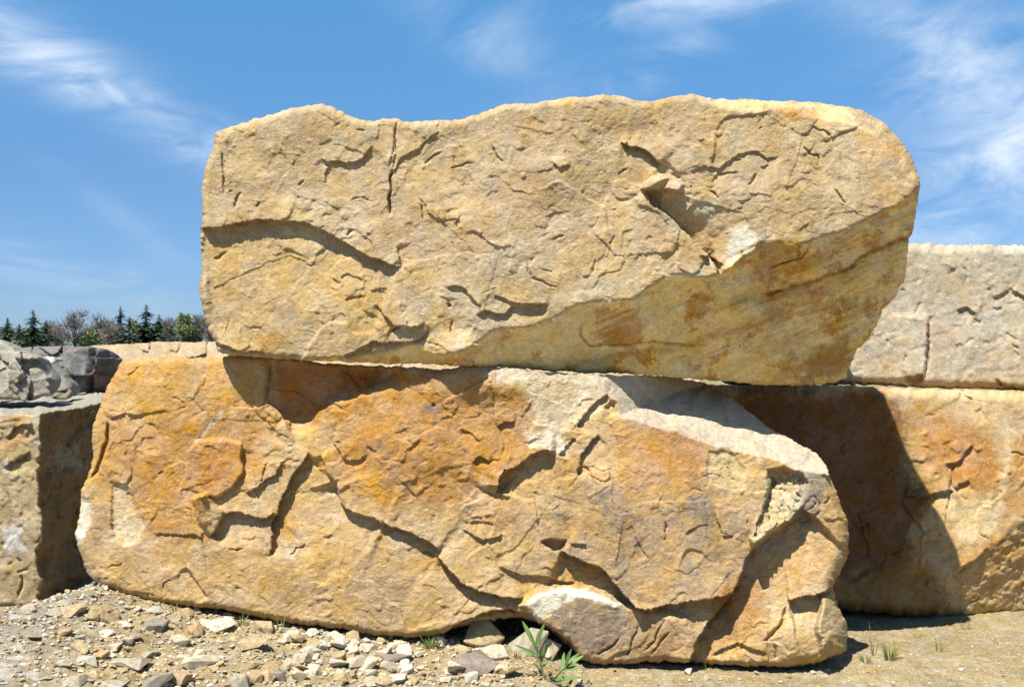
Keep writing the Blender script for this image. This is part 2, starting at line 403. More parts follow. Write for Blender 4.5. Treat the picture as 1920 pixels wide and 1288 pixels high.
        for k in range(1, rings + 1):
            t = k / rings; y = rimv[:, 1] + (ends - rimv[:, 1]) * t
            sc = 1 - shrink * (t ** 1.6) - (.02 * min(1, 3 * t))
            P = np.stack([cen[0] + (rimv[:, 0] - cen[0]) * sc, y, cen[2] + (rimv[:, 2] - cen[2]) * sc], 1)
            kk = (k * 1.0 / rings) ** .5
            P[:, 0] += 0
            wd = min(2 * k + 1, 21); ext = np.concatenate([P[-wd:], P, P[:wd]]); cs = np.cumsum(np.concatenate([np.zeros((1, 3)), ext]), 0); hw = wd // 2
            P = (cs[wd + hw + 1: wd + hw + 1 + nb] - cs[wd - hw: wd - hw + nb]) / (2 * hw + 1)
            P[:, 0] += flank_noise * kk * fbm3(P, .5, 4, .55, s.seed + 5); P[:, 2] += flank_noise * kk * .6 * fbm3(P, .5, 4, .55, s.seed + 9)
            ids = np.arange(base, base + nb); base += nb
            quads.append(np.stack([prev, np.roll(prev, -1), np.roll(ids, -1), ids], 1)[:, ::-1]); prev = ids
            w = min(1, t * 3); Vs.append(P); Cs.append(rc * (1 - w) + (rc.mean(0) if cbak is None else cbak) * w * (1 + .25 * fbm3(P, .3, 4, .6, s.seed + 31))[:, None])
        last = Vs[-1]
        for sc in (.7, .4, .12):
            P = last.copy(); c0 = last.mean(0); P = c0 + (last - c0) * sc; P[:, 1] = ends + .06 * (1 - sc) + .05 * fbm3(P, .4, 3, .5, s.seed + 77)
            ids = np.arange(base, base + nb); base += nb
            quads.append(np.stack([prev, np.roll(prev, -1), np.roll(ids, -1), ids], 1)[:, ::-1]); prev = ids
            Vs.append(P); Cs.append(np.repeat(Cs[-1].mean(0)[None], nb, 0))
        Vs.append(Vs[-1].mean(0)[None]); Cs.append(Cs[-1].mean(0)[None]); tr = np.stack([np.roll(prev, -1), prev, np.full(nb, base)], 1)
        V = np.concatenate(Vs); C = np.clip(np.concatenate(Cs), .004, .9); Q = np.concatenate(quads)
        org = np.array([V[:, 0].mean(), V[:, 1].mean(), V[:, 2].min()])
        me = mesh_np(name, V - org, Q, tr, C)
        ob = link(name, me, mat or ROCK); ob.location = org
        tag(ob, label, cat, group); return ob

def inv_plane(p1, p2, p3):
    """a flat plane through three sighted points (column, row, distance)"""
    A = np.array([[p[0], p[1], 1] for p in (p1, p2, p3)], float); c = np.linalg.solve(A, [1 / p[2] for p in (p1, p2, p3)])
    return lambda X, Y: 1 / np.maximum(c[0] * X + c[1] * Y + c[2], .02)

# palette: how each stone colour looks on a sunlit upright face
TAN = lin(206, 174, 118, KF); PALE = lin(222, 196, 148, KF); CREAM = lin(242, 224, 190, KF * .95); OCHRE = lin(205, 156, 72, KF)
RUST = lin(196, 130, 55, KF); DEEP = lin(170, 98, 45, KF); GREY = lin(158, 140, 118, KF); SLATE = lin(142, 130, 116, KF)
YELL = lin(212, 172, 92, KF); OLIVE = lin(190, 160, 88, KF); BUFF = lin(208, 171, 106, KF); PINK = lin(206, 168, 126, KF)

# ---- the upper boulder
U_OUT = [(402,250),(430,240),(480,222),(520,212),(560,200),(600,195),(625,203),(660,220),(690,228),(715,224),(742,222),(760,229),(800,226),(850,226),(880,219),(920,206),(950,196),(985,194),(1000,196),(1020,190),(1060,184),(1100,182),(1120,178),(1165,180),(1195,190),(1230,188),(1270,180),(1300,178),(1340,186),(1400,187),(1460,190),(1520,192),(1560,197),(1600,203),(1625,212),(1650,226),(1672,245),(1690,265),(1706,288),(1715,310),(1722,330),(1725,348),(1722,370),(1718,395),(1713,434),(1704,446),(1702,480),(1698,520),(1680,555),(1655,580),(1645,610),(1625,640),(1605,660),(1592,690),(1585,708),(1560,718),(1500,723),(1440,722),(1380,717),(1300,711),(1200,702),(1100,699),(1000,694),(920,689),(860,686),(800,683),(700,681),(600,677),(500,672),(440,667),(410,661),(403,640),(390,620),(383,590),(377,565),(373,540),(378,510),(378,480),(376,440),(380,400),(378,370),(380,340),(385,315),(395,290),(403,270)]
u = Face(U_OUT, 1.7, seed=3, jag=2.0)
X, Y = u.X, u.Y
D = 5.15 + .03 + .14 * (690 - u.Y0) / 490
RIDGE = [(640,668),(700,660),(760,642),(800,640),(835,658),(880,645),(925,612),(1000,604),(1060,577),(1100,563),(1180,556),(1215,532),(1265,511),(1330,516),(1360,503),(1385,472),(1430,448),(1500,451),(1540,441),(1600,417),(1640,396),(1690,374),(1724,345)]
du = u.fold(RIDGE, .95, 4, 1.0, 40)
below = sstep(0, 12, du)
u.fold([(1735,352),(1700,332),(1642,262),(1600,238),(1530,224),(1470,208),(1420,212),(1360,207),(1318,185)], 1.1, 3)
u.fold([(1010,200),(1040,205),(1075,205),(1110,190)][::-1], 1.6, 2) if False else None
u.ledge([(372,428),(420,424),(470,418),(520,414),(570,417),(600,430),(640,453),(690,477),(725,493),(752,501)], .016, 90, .046, 110, .04)
u.ledge([(752,503),(746,480),(742,455)], .0, 20, .02, 25, .2)
u.ledge([(598,294),(615,304),(640,302),(660,307),(678,298),(690,284),(702,272)], .008, 40, .016, 45, .12)
u.ledge([(608,345),(610,330),(616,312)], .006, 20, .008, 20)
u.groove([(738,312),(733,345),(730,372),(732,408)], 4, .05, .2); u.groove([(746,228),(742,262),(745,285),(737,318)], 2.4, .018, .1); u.ledge([(730,312),(738,280),(741,240)], .006, 20, .006, 16)
u.ledge([(738,330),(748,298),(775,283),(800,262),(825,248)], .008, 25, .008, 20)
u.groove([(415,275),(417,310),(420,345),(425,375)], 4, .02)
u.streak([(415,275),(417,310),(420,345)], 6, CREAM, .8)
for p in ([(435,395),(448,372),(455,360)], [(478,390),(486,378)], [(560,350),(570,335)], [(648,445),(660,432)], [(790,310),(810,295),(830,285)], [(400,490),(430,470)]): u.groove(p, 3, .02)
# the gully on the right half
u.ledge([(1352,516),(1330,482),(1300,455),(1268,420),(1225,388),(1206,356)], .012, 60, .115, 38, .06)
u.ledge([(1160,268),(1195,274),(1222,290),(1240,312)], .02, 50, .035, 22, .15)
u.plate([(1203,352),(1212,340),(1240,330),(1266,334),(1280,346),(1278,358),(1255,360),(1225,358)], .05, 4, (0, .5))
u.plate([(1225,300),(1262,318),(1275,332),(1255,335),(1232,325)], -.02, 6)
u.dome(1190, 250, 60, 22, -.02); u.dome(1300, 420, 40, 25, -.03, 40)
u.plate([(1330,455),(1390,415),(1425,450),(1415,480),(1370,505),(1345,505)], .028, 6, (.1, .3))
u.ledge([(1310,480),(1335,482),(1358,500)], .01, 15, .04, 14, .2)
u.ledge([(1290,322),(1320,312),(1345,318),(1370,300),(1385,288),(1420,285),(1440,300),(1470,292)], .008, 40, .008, 22)
u.ledge([(1335,345),(1345,325),(1385,322)], .005, 20, .006, 15); u.ledge([(1425,315),(1445,308)], .004, 20, .008, 15)
u.groove([(1405,348),(1420,325)], 3, .02); u.groove([(1560,350),(1590,385)], 3, .02); u.groove([(1505,270),(1515,288),(1540,290)], 3, .02)
u.ledge([(1032,300),(1048,316),(1072,308)], .012, 30, .006, 12); u.groove([(985,485),(1000,520),(1030,535),(1050,545)], 3, .02); u.groove([(920,270),(942,305)], 3, .02)
u.groove([(1110,515),(1120,482)], 3, .015); u.groove([(1035,450),(1055,440)], 3, .015); u.groove([(1140,460),(1150,440)], 3, .015)
u.dome(1045, 320, 60, 45, .02); u.dome(700, 560, 120, 70, .02); u.dome(900, 450, 130, 60, .015, 30); u.dome(1480, 360, 150, 70, .03); u.dome(560, 240, 90, 40, .02)
u.dome(860, 300, 60, 90, -.02); u.dome(1130, 420, 60, 80, -.012)
u.ledge([(838,540),(850,532),(870,540),(895,565),(905,575)], .012, 25, .012, 18); u.groove([(838,575),(845,572)], 6, .03)
u.ledge([(890,590),(910,582),(940,588),(970,572),(1030,570)], .012, 35, .022, 22); u.ledge([(925,555),(970,568),(1032,568)], .008, 25, .014, 16)
u.ledge([(706,570),(722,592),(745,612),(780,614),(800,606)], .01, 40, .022, 26); u.ledge([(640,520),(655,515),(680,525)], .006, 20, .006, 12); u.ledge([(645,565),(655,555),(672,552),(680,560)], .006, 20, .006, 12)
u.ledge([(640,668),(670,655),(700,642),(760,640),(790,632),(805,610)], .0, 20, .04, 40)
u.ledge([(400,640),(420,650),(450,660),(500,662)], .01, 20, .04, 14)
u.plate([(770,640),(830,620),(880,625),(900,650),(850,668),(790,665)], .03, 8, (.1, .4))
# underside: overhanging bedding break, smooth slip faces, streaks
u.ledge([(1420,550),(1500,532),(1545,518),(1584,500),(1634,468),(1720,432)], .05, 60, .13, 55, .08)
u.ledge([(1060,640),(1100,648),(1180,640),(1290,640)], .006, 40, .01, 30); u.groove([(1435,505),(1500,480),(1520,455)], 2.5, .02)
u.plate([(1370,570),(1400,560),(1430,566),(1425,585),(1385,592),(1368,590)], .03, 5, (0, .4))
u.rough(.012, 60, 4, .5, 12, below, 9, .8, -22); u.flakes(.010, 50, 2, 14, below * sstep(1150, 1300, X), 8, 1, -24); u.rough(.010, 22, 4, .6, 18, below * sstep(1150, 1300, X), 12, .6, -23)
for p in ([(1330,648),(1450,606),(1600,560),(1690,520)], [(1290,690),(1420,640),(1560,585),(1650,560)], [(1340,662),(1480,628),(1590,590)], [(1380,700),(1470,640),(1530,600)], [(1090,620),(1085,640),(1110,652),(1200,645),(1330,645)], [(1260,600),(1400,560),(1430,560)]): (u.groove(p, 3, .007, .4), u.streak(p, 7, lin(206,140,52,KF), .6))
up = 1 - below * .8
u.flakes(.011, 420, 3, 61, up, 1, 1, 12, .03); u.flakes(.0075, 170, 3, 21, up, 1, 1, -10, .05); u.flakes(.004, 70, 3, 22, up, 1.8, .8, 20, .08); u.facets(.0045, 130, 41, 1.3, up); u.facets(.0015, 56, 43, 1.3, up); u.facets(.0010, 20, 44, 1.2, up); u.facets(.0012, 11, 9, .9, up)
u.nicks(.0040, 30, .34, 33, up); u.nicks(.0034, 14, .26, 34, up); u.nicks(.005, 60, .52, 35, up, 2.2, .7, 15)
u.rough(.022, 240, 3, .5, 23); u.rough(.0019, 40, 6, .74, 24); u.rough(.0022, 10, 4, .7, 27, up, 1.8, .8, -25)
u.cracks(22, 5, (400,240,860,640), 12, 60, 1.8); u.cracks(30, 6, (860,210,1650,520), 12, 60, 1.8)
u.rim(13, .05, sstep(700, 640, u.Y0)); u.rim(10, .03, sstep(600, 680, u.Y0))
# colours
u.C[:] = TAN
u.blotch(PALE, 170, .12, .3, .7, 1); u.blotch(lin(196,158,98,KF), 120, .1, .25, .7, 2); u.blotch(PINK, 150, .18, .25, .45, 3); u.blotch(lin(190,168,128,KF), 60, .15, .2, .5, 4)
u.stain([(380,460),(560,440),(720,520),(740,600),(640,650),(420,640)], YELL, 40, 50, 80, .55, 1)
u.stain([(470,640),(520,620),(540,640),(500,660),(475,660)], lin(200,145,50,KF), 8, 14, 30, .8, 2)
u.stain([(510,580),(560,580),(580,610),(540,640),(515,620)], GREY, 14, 22, 34, .5, 3); u.stain([(425,500),(450,495),(445,515)], lin(215,150,60,KF), 6, 8, 20, .6, 4)
u.stain([(450,250),(690,230),(640,330),(430,380)], lin(205,175,118,KF), 40, 40, 60, .5, 5)
u.stain([(1340,186),(1470,190),(1580,200),(1640,250),(1610,235),(1530,226),(1460,208),(1400,215),(1350,206)], lin(236,196,128,KF), 4, 6, 24, .9, 6)
u.stain([(1430,200),(1530,205),(1540,228),(1480,222)], lin(212,152,66,KF), 5, 8, 24, .8, 7)
u.stain([(1595,240),(1690,275),(1690,300),(1610,300)], lin(218,170,100,KF), 6, 8, 24, .7, 8); u.stain([(1030,188),(1085,184),(1075,202),(1035,200)], lin(230,185,110,KF), 4, 6, 20, .8, 9)
u.stain([(1370,430),(1400,420),(1420,450),(1400,490),(1360,500)], lin(222,212,182,KF), 6, 8, 20, .8, 10); u.stain([(1280,505),(1310,500),(1340,530),(1320,545)], lin(215,205,170,KF), 6, 8, 20, .7, 11)
u.stain([(1300,380),(1340,375),(1345,410),(1310,410)], lin(205,195,160,KF), 6, 8, 20, .6, 12)
u.streak([(740,620),(850,520),(960,470),(1080,400)], 24, lin(226,202,160,KF), .6); u.streak([(950,590),(1040,560),(1150,540)], 16, PALE, .6)
lowm = below
m = (sstep(.0, .5, below) * 1.0)[..., None]; u.C = u.C * (1 - m) + lin(230,198,124,KF * 1.42) * m  # underside colour lifted to stand in for light bounced from below
u.blotch(lin(206,152,70,KF * 1.15), 85, .12, .03, .85, 51, below); u.blotch(lin(232,212,146,KF * 1.2), 42, .10, .04, .75, 52, below, 1.6, .8, -20)
u.blotch(lin(214,152,66,KF), 60, .2, .15, .6, 53, below * sstep(1300, 1500, u.X0), 6, .7, -22); u.blotch(lin(196,136,84,KF), 50, .1, .1, .6, 54, below * sstep(1380, 1450, u.X0) * sstep(600, 560, u.Y0))
u.stain([(1110,580),(1190,575),(1215,620),(1195,645),(1115,640)], lin(206,150,66,KF*1.1), 4, 22, 30, .8, 13); u.stain([(1285,570),(1320,545),(1340,560),(1320,600),(1285,600)], lin(206,150,66,KF*1.1), 4, 22, 24, .8, 14)
u.stain([(1420,450),(1500,455),(1490,500),(1410,530),(1410,490)], lin(206,152,70,KF*1.1), 5, 20, 24, .7, 15); u.stain([(1520,660),(1600,620),(1590,700),(1510,718)], lin(176,128,60,KF), 10, 16, 30, .7, 16)
for q in ([(1000,620),(1090,575),(1105,640),(1000,665)], [(1195,560),(1280,530),(1290,640),(1210,650)], [(1340,540),(1400,520),(1440,560),(1350,570)], [(1560,480),(1690,450),(1690,500),(1600,520)], [(1380,650),(1500,600),(1540,640),(1400,700)]): u.stain(q, lin(236,214,152,KF * 1.25), 5, 14, 26, .7, int(q[0][0]) % 17)
u.blotch(lin(208,150,58,KF * 1.1), 40, .12, .06, .7, 56, below * sstep(1180, 1420, u.X0) * .5, 9, .55, -23); u.blotch(lin(150,100,44,KF), 26, .30, .05, .6, 57, below * sstep(1150, 1350, u.X0) * .5, 12, .4, -24); u.blotch(lin(240,222,166,KF * 1.2), 34, .22, .05, .6, 58, below, 7, .6, -22)
u.streak([(1420,553),(1500,536),(1584,505),(1634,472),(1718,437)], 7, lin(140,90,40,KF), .7, 5); u.streak([(1090,600),(1088,632),(1112,650),(1200,644),(1330,645)], 4, lin(150,90,40,KF), .7, 6); u.streak([(1500,452),(1495,480),(1440,505)], 4, lin(120,84,40,KF), .6, 7)  # first line paints shade under the bedding break into the colour
u.streak([(1030,690),(1250,655),(1450,600),(1620,560)], 10, lin(200,140,50,KF), .5, 3)
lum = (u.C @ np.array([.3, .6, .1]))[..., None]; u.C = u.C + (.05 - .05 * below[..., None]) * (lum - u.C)
u.build('sandstone_boulder', D, 6.55, 'big tan sandstone boulder resting on top of the orange boulder', shrink=.10, cbak=TAN)

# ---- the lower boulder
L_OUT = [(230,676),(260,672),(330,671),(400,672),(430,668),(437,664),(500,668),(560,673),(590,679),(600,681),(700,686),(800,690),(850,691),(868,685),(930,688),(985,691),(1000,697),(1060,700),(1100,703),(1200,703),(1250,704),(1330,722),(1390,760),(1440,800),(1480,822),(1530,850),(1545,868),(1560,900),(1575,940),(1590,980),(1592,1010),(1588,1045),(1575,1075),(1562,1100),(1570,1130),(1585,1160),(1590,1190),(1585,1220),(1565,1230),(1545,1236),(1530,1245),(1480,1252),(1400,1248),(1300,1243),(1230,1240),(1160,1246),(1120,1245),(1090,1235),(1060,1205),(1030,1180),(1000,1165),(980,1158),(940,1160),(890,1168),(850,1178),(830,1188),(800,1193),(760,1195),(700,1190),(640,1178),(560,1170),(500,1160),(420,1142),(370,1138),(300,1132),(250,1117),(210,1105),(180,1090),(165,1080),(155,1050),(145,1020),(141,1000),(150,970),(152,920),(165,890),(175,860),(172,820),(180,780),(195,740),(210,710),(222,688)]
l = Face(L_OUT, 1.7, seed=8, jag=2.0)
X, Y = l.X, l.Y
DF = 5.15 + .02 + .17 * (1150 - l.Y0) / 470 + .0000011 * np.clip(420 - l.X0, 0, 400) ** 2
l.ledge([(628,900),(640,945),(665,963),(700,972),(722,986)], .02, 60, .045, 50, .1)
l.ledge([(715,978),(745,990),(775,1002),(805,1020),(832,1036)], .025, 60, .05, 40, .1)
l.ledge([(820,1038),(845,1068),(868,1092),(900,1108),(940,1120),(985,1118)], .03, 60, .05, 34, .1)
l.ledge([(600,850),(615,880),(635,925)], .015, 40, .02, 40)
l.ledge([(830,1190),(855,1172),(900,1152),(950,1143),(985,1150),(1020,1170),(1060,1200),(1095,1240)], .01, 40, .10, 40, .05)
l.ledge([(930,1062),(985,1078),(1050,1086),(1085,1090)], .012, 40, .018, 30)
l.plate([(978,1135),(1010,1112),(1060,1100),(1110,1110),(1165,1132),(1200,1140),(1290,1160),(1300,1240),(1120,1250),(1060,1205),(1010,1170)], .035, 12, (0, -.25))
l.ledge([(1050,1030),(1085,1048),(1120,1064),(1150,1090),(1170,1112),(1183,1130),(1192,1142),(1215,1141),(1260,1134),(1330,1120),(1372,1113)], .025, 90, .085, 60, .05)
l.ledge([(1372,1116),(1340,1150),(1305,1205),(1288,1246)], .0, 10, .0, 10)
E1 = [(1292,1250),(1302,1208),(1335,1155),(1372,1112),(1396,1062),(1411,1028),(1440,1004),(1482,975),(1503,950)]
l.ledge(E1, .02, 70, .115, 70, .03)
l.plate([(1440,885),(1470,878),(1505,888),(1512,915),(1503,955),(1482,975),(1440,1003),(1413,1025),(1404,1008),(1428,955),(1442,915)], .0, 5, (.12, .45))
l.facets(.02, 12, 31, .9, sstep(-4, 4, poly_sd(np.array([(1440,885),(1505,888),(1503,955),(1440,1003),(1413,1025),(1404,1008),(1428,955)], float), X, Y)))
l.ledge([(1408,1010),(1428,955),(1442,915),(1446,885)], .02, 40, .03, 40)
l.ledge([(1478,1126),(1510,1120),(1545,1112),(1572,1094)], .03, 60, .06, 50, .06)
l.groove([(1478,1128),(1468,1160),(1450,1190),(1425,1200)], 4, .03)
l.plate([(1530,1175),(1545,1120),(1600,1130),(1610,1250),(1545,1260),(1538,1215)], -.01, 8, (-1.3, 0))
l.dome(1490, 1195, 50, 45, .05)
# left part: the rounded plate, flakes, vertical crack
l.plate([(348,845),(370,828),(410,825),(452,832),(456,872),(440,908),(412,930),(385,930),(358,915),(350,880)], .022, 4, (.0, -.05))
l.streak([(347,845),(350,880),(355,910),(372,928)], 5, CREAM, .8)
l.ledge([(380,932),(415,932),(440,910),(456,872),(457,835)][::-1][::-1], .005, 20, .016, 20)
l.plate([(362,935),(385,928),(420,955),(415,975),(392,1005),(372,980)], .04, 4, (-.4, -.3))
l.ledge([(392,1008),(412,980),(418,964),(450,960),(475,968),(500,968),(512,955)], .02, 50, .04, 32, .08)
l.ledge([(508,1045),(507,985),(522,945),(543,903),(572,858),(580,848)], .02, 60, .05, 34, .08)
l.ledge([(460,925),(490,905),(515,890),(525,865)], .012, 30, .022, 18); l.ledge([(486,905),(492,880),(500,865)], .005, 20, .012, 12)
l.groove([(204,790),(202,815),(194,850),(182,880),(168,898)], 5, .04, .12); l.ledge([(206,790),(235,774),(268,776)], .01, 25, .006, 15); l.ledge([(260,775),(320,772)], .004, 20, .005, 14)
l.ledge([(345,1060),(370,1090),(392,1118)], .006, 30, .02, 25)
l.plate([(212,910),(238,905),(250,935),(272,985),(265,1010),(238,1025),(216,1005),(208,960)], -.015, 4); l.ledge([(285,1000),(320,1003),(360,1000),(385,1012)], .008, 20, .008, 15)
l.plate([(150,930),(172,945),(178,970),(160,1000),(145,1005)], -.03, 5, (.3, 0))
# top left: hollow under the upper boulder
l.plate([(500,672),(610,684),(740,694),(740,718),(640,745),(600,765),(590,795),(548,805),(515,770),(505,720)], -.05, 14)
l.dome(565, 770, 40, 40, -.04); l.ledge([(430,760),(480,768),(512,758),(540,800),(560,805)][::-1], .02, 30, .01, 30)
l.plate([(505,805),(540,790),(545,815),(560,845),(520,830)], .0, 6, (.4, -.3))
l.groove([(505,672),(503,720),(500,760)], 5, .03)
# centre and right
l.ledge([(632,790),(628,830),(645,855),(655,868),(675,862),(690,850)], .006, 25, .014, 18); l.ledge([(620,740),(640,745),(700,722),(740,716)][::-1], .01, 40, .0, 20)
l.ledge([(860,803),(880,812),(900,828)][::1], .006, 15, .012, 12); l.ledge([(688,836),(708,846)], .004, 15, .012, 10); l.ledge([(930,802),(945,792),(968,788)], .012, 25, .02, 14); l.ledge([(885,868),(900,858),(922,864)], .01, 25, .02, 14)
l.ledge([(930,925),(938,900),(945,880),(975,868),(1010,850),(1045,845)], .03, 50, .055, 42, .08); l.ledge([(915,910),(940,912),(945,885)], .01, 20, .02, 16)
l.ledge([(890,910),(930,925),(960,935)], .008, 25, .01, 15)
l.ledge([(1080,800),(1095,775),(1118,752),(1142,738)], .0, 20, .045, 18, .1); l.ledge([(1050,855),(1062,835),(1078,820)], .0, 18, .03, 12, .12); l.ledge([(1084,895),(1090,860),(1106,830),(1125,815)], .0, 20, .045, 16, .1); l.plate([(1135,765),(1148,750),(1168,755),(1165,772),(1145,778)], -.035, 4)
l.ledge([(960,735),(1000,790),(1060,805),(1100,810)][::-1], .01, 60, .0, 20)
l.ledge([(745,895),(760,905),(770,920),(780,935)], .006, 25, .006, 15); l.ledge([(868,990),(900,1012),(920,1010),(945,995)], .01, 30, .016, 18); l.ledge([(880,980),(905,980),(925,985)], .006, 20, .008, 12)
l.plate([(1016,1018),(1040,1012),(1064,1012),(1058,1028),(1035,1033)], -.06, 3); l.ledge([(1070,1020),(1100,1018)], .01, 20, .01, 15)
l.groove([(1000,930),(1010,975),(1018,1005)], 4, .015); l.ledge([(1100,890),(1130,900),(1145,890)], .004, 20, .007, 12); l.ledge([(1185,985),(1200,1020),(1215,1050)], .004, 20, .008, 14); l.ledge([(1340,960),(1355,1005),(1375,1000)], .006, 20, .012, 14); l.ledge([(1280,1000),(1310,985),(1330,985)], .005, 20, .008, 12)
l.plate([(1330,845),(1375,850),(1398,880),(1398,920),(1365,918),(1328,905)], -.012, 3)
for p in ([(1200,1165),(1185,1200),(1175,1235)], [(1250,1160),(1230,1200),(1200,1225)], [(1120,1230),(1150,1210),(1165,1190)], [(1220,1230),(1260,1180)]): l.groove(p, 3, .025)
l.ledge([(1330,1225),(1380,1205),(1410,1215),(1440,1225)], .012, 25, .014, 14); l.groove([(1455,1205),(1452,1240)], 4, .02)
l.dome(905, 712, 95, 42, .075); l.dome(760, 830, 170, 110, .05); l.dome(1230, 930, 200, 120, .03); l.dome(330, 760, 130, 80, .02); l.dome(600, 1080, 200, 70, .02)
l.flakes(.011, 420, 3, 61, 1, 1, 1, 12, .03); l.flakes(.0075, 170, 3, 21, 1, 1, 1, -10, .05); l.flakes(.004, 70, 3, 22, 1, 1.8, .8, 20, .08); l.facets(.0048, 130, 41, 1.3); l.facets(.0016, 56, 43, 1.3); l.facets(.0010, 20, 44, 1.2); l.facets(.0012, 11, 9, .9)
l.nicks(.0040, 30, .34, 33, 1); l.nicks(.0034, 14, .26, 34, 1); l.nicks(.005, 60, .52, 35, 1, 2.2, .7, 15)
l.rough(.022, 240, 3, .5, 23); l.rough(.0019, 40, 6, .74, 24); l.rough(.0022, 10, 4, .7, 27, 1, 1.8, .8, -25)
l.cracks(26, 15, (170,690,720,1130), 12, 70, 1.8); l.cracks(40, 16, (720,720,1580,1220), 12, 70, 1.8)
# the whitish top that slopes down to the right
TOP = inv_plane((1320, 828, 5.27), (1335, 722, 6.1), (1500, 880, 5.25))
DT = TOP(l.X0 + 0.5 * (X - l.X0), l.Y0 + 0.8 * (Y - l.Y0)) - .035 * fbm(l.X0, l.Y0, 70, 6, .62, 91)
DTf = np.where((l.X0 > 930), DT, 0); EDGE = np.interp(X, [940, 1000, 1100, 1250], [716, 735, 765, 806])
DTf = np.minimum(DTf, 5.25 + .0018 * np.maximum(EDGE - Y, -20) + .012 * fbm(l.X0, l.Y0, 36, 5, .65, 93) + 1.05 * sstep(1110, 1460, l.X0))
topm = sstep(-.02, .02, DTf - (DF - l.H))
l.rim(13, .05, (1 - topm) * sstep(1500, 1400, l.X0)); l.rim(24, .12, (1 - topm) * sstep(1420, 1500, l.X0)); l.rim(9, .04, sstep(1080, 1150, l.Y0))
Dl = np.maximum(DF - l.H, DTf); l.H[:] = 0
l.C[:] = BUFF
l.blotch(lin(214,176,120,KF), 150, .1, .3, .7, 1); l.blotch(lin(203,158,90,KF), 110, .1, .25, .7, 2); l.blotch(PINK, 120, .2, .2, .4, 3); l.blotch(lin(172,148,118,KF), 46, .2, .15, .5, 4)
l.stain([(190,690),(430,675),(520,740),(500,830),(470,900),(390,960),(300,1010),(190,930),(175,830)], lin(207,150,68,KF), 36, 46, 80, .85, 1)
l.stain([(620,760),(740,715),(900,705),(990,740),(1000,830),(940,900),(830,960),(700,930),(620,880)], lin(205,147,64,KF), 20, 36, 70, .85, 2)
l.stain([(240,690),(330,690),(380,740),(260,800),(200,780)], lin(214,166,78,KF), 26, 30, 60, .7, 3); l.stain([(370,680),(440,680),(480,760),(400,760)], lin(222,172,80,KF), 26, 30, 60, .5, 4)
l.stain([(360,840),(450,835),(440,900),(380,925)], lin(198,134,60,KF), 12, 16, 40, .65, 5); l.stain([(250,980),(360,990),(390,1010),(330,1020)], lin(170,112,64,KF), 14, 20, 30, .5, 6)
l.stain([(510,676),(620,688),(860,700),(740,715),(640,745),(590,790),(540,790),(515,740)], lin(184,118,58,KF), 10, 16, 40, .8, 7); l.stain([(640,690),(720,695),(700,722),(650,735)], lin(140,84,50,KF), 14, 20, 40, .6, 8)  # dark patches paint the upper boulder's cast shadow into the hollow's colour
l.stain([(640,865),(720,870),(740,960),(680,955)], lin(214,160,66,KF), 20, 24, 50, .6, 9); l.stain([(1130,800),(1280,780),(1325,830),(1320,920),(1180,930)], lin(206,148,80,KF), 18, 30, 50, .6, 10)
l.stain([(1050,870),(1200,900),(1400,940),(1400,1120),(1180,1140),(1050,1060)], lin(205,160,92,KF), 26, 36, 60, .75, 11); l.stain([(1280,800),(1325,815),(1320,860),(1290,850)], lin(186,116,66,KF), 10, 20, 30, .3, 12)
mid = sstep(0, 40, poly_sd(np.array([(1000,900),(1420,880),(1420,1130),(1180,1150),(1000,1080)], float), l.X0, l.Y0))
l.blotch(SLATE, 80, .14, .10, .75, 31, mid); l.blotch(lin(150,132,114,KF), 40, .16, .1, .5, 32, mid)
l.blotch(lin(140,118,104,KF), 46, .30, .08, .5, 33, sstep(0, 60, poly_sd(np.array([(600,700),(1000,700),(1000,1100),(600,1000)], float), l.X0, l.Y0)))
l.stain([(420,1010),(800,1060),(960,1150),(760,1200),(420,1140),(200,1080)], lin(205,168,108,KF), 40, 40, 50, .4, 29); l.stain([(1040,1000),(1400,960),(1420,1120),(1180,1140)], lin(184,156,116,KF), 40, 50, 40, .45, 30)
l.stain([(780,760),(830,755),(825,775),(800,780)], lin(140,120,112,KF), 6, 10, 22, .7, 13); l.stain([(735,870),(790,845),(780,890),(800,910)], lin(150,112,80,KF), 8, 12, 24, .5, 14)
l.stain([(1040,1120),(1160,1135),(1190,1170),(1150,1230),(1090,1220),(1040,1170)], lin(142,130,124,KF), 16, 26, 30, .62, 15); l.stain([(1180,1150),(1290,1165),(1250,1240),(1160,1245)], lin(178,144,104,KF), 10, 16, 36, .7, 16)
l.stain([(985,1135),(1010,1112),(1060,1098),(1110,1110),(1165,1130),(1150,1138),(1080,1118),(1030,1150),(1010,1165)], lin(250,238,208,KF), 4, 8, 20, .9, 17)  # near-white patch paints sunlight on the ledge's upward face into the cream
l.stain([(212,910),(238,902),(248,935),(272,985),(265,1010),(238,1025),(216,1005),(210,960)], lin(236,210,162,KF), 6, 18, 18, .75, 18); l.stain([(150,925),(175,950),(165,990),(150,1030),(140,1000)], lin(246,228,192,KF), 5, 8, 20, .9, 19)
l.stain([(985,808),(1060,805),(1062,845),(1040,850),(990,835)], lin(240,222,188,KF), 6, 14, 24, .85, 20); l.stain([(955,705),(1060,705),(1240,715),(1140,735),(1110,790),(1000,800),(1000,750)], lin(228,204,158,KF), 6, 10, 30, .9, 21)
l.stain([(1330,842),(1375,850),(1398,880),(1398,922),(1365,918),(1326,905)], lin(214,186,128,KF), 3, 6, 20, .9, 22); l.stain([(1440,882),(1505,888),(1503,955),(1440,1003),(1413,1025),(1404,1008),(1428,955)], lin(206,184,136,KF), 4, 6, 20, .9, 23)
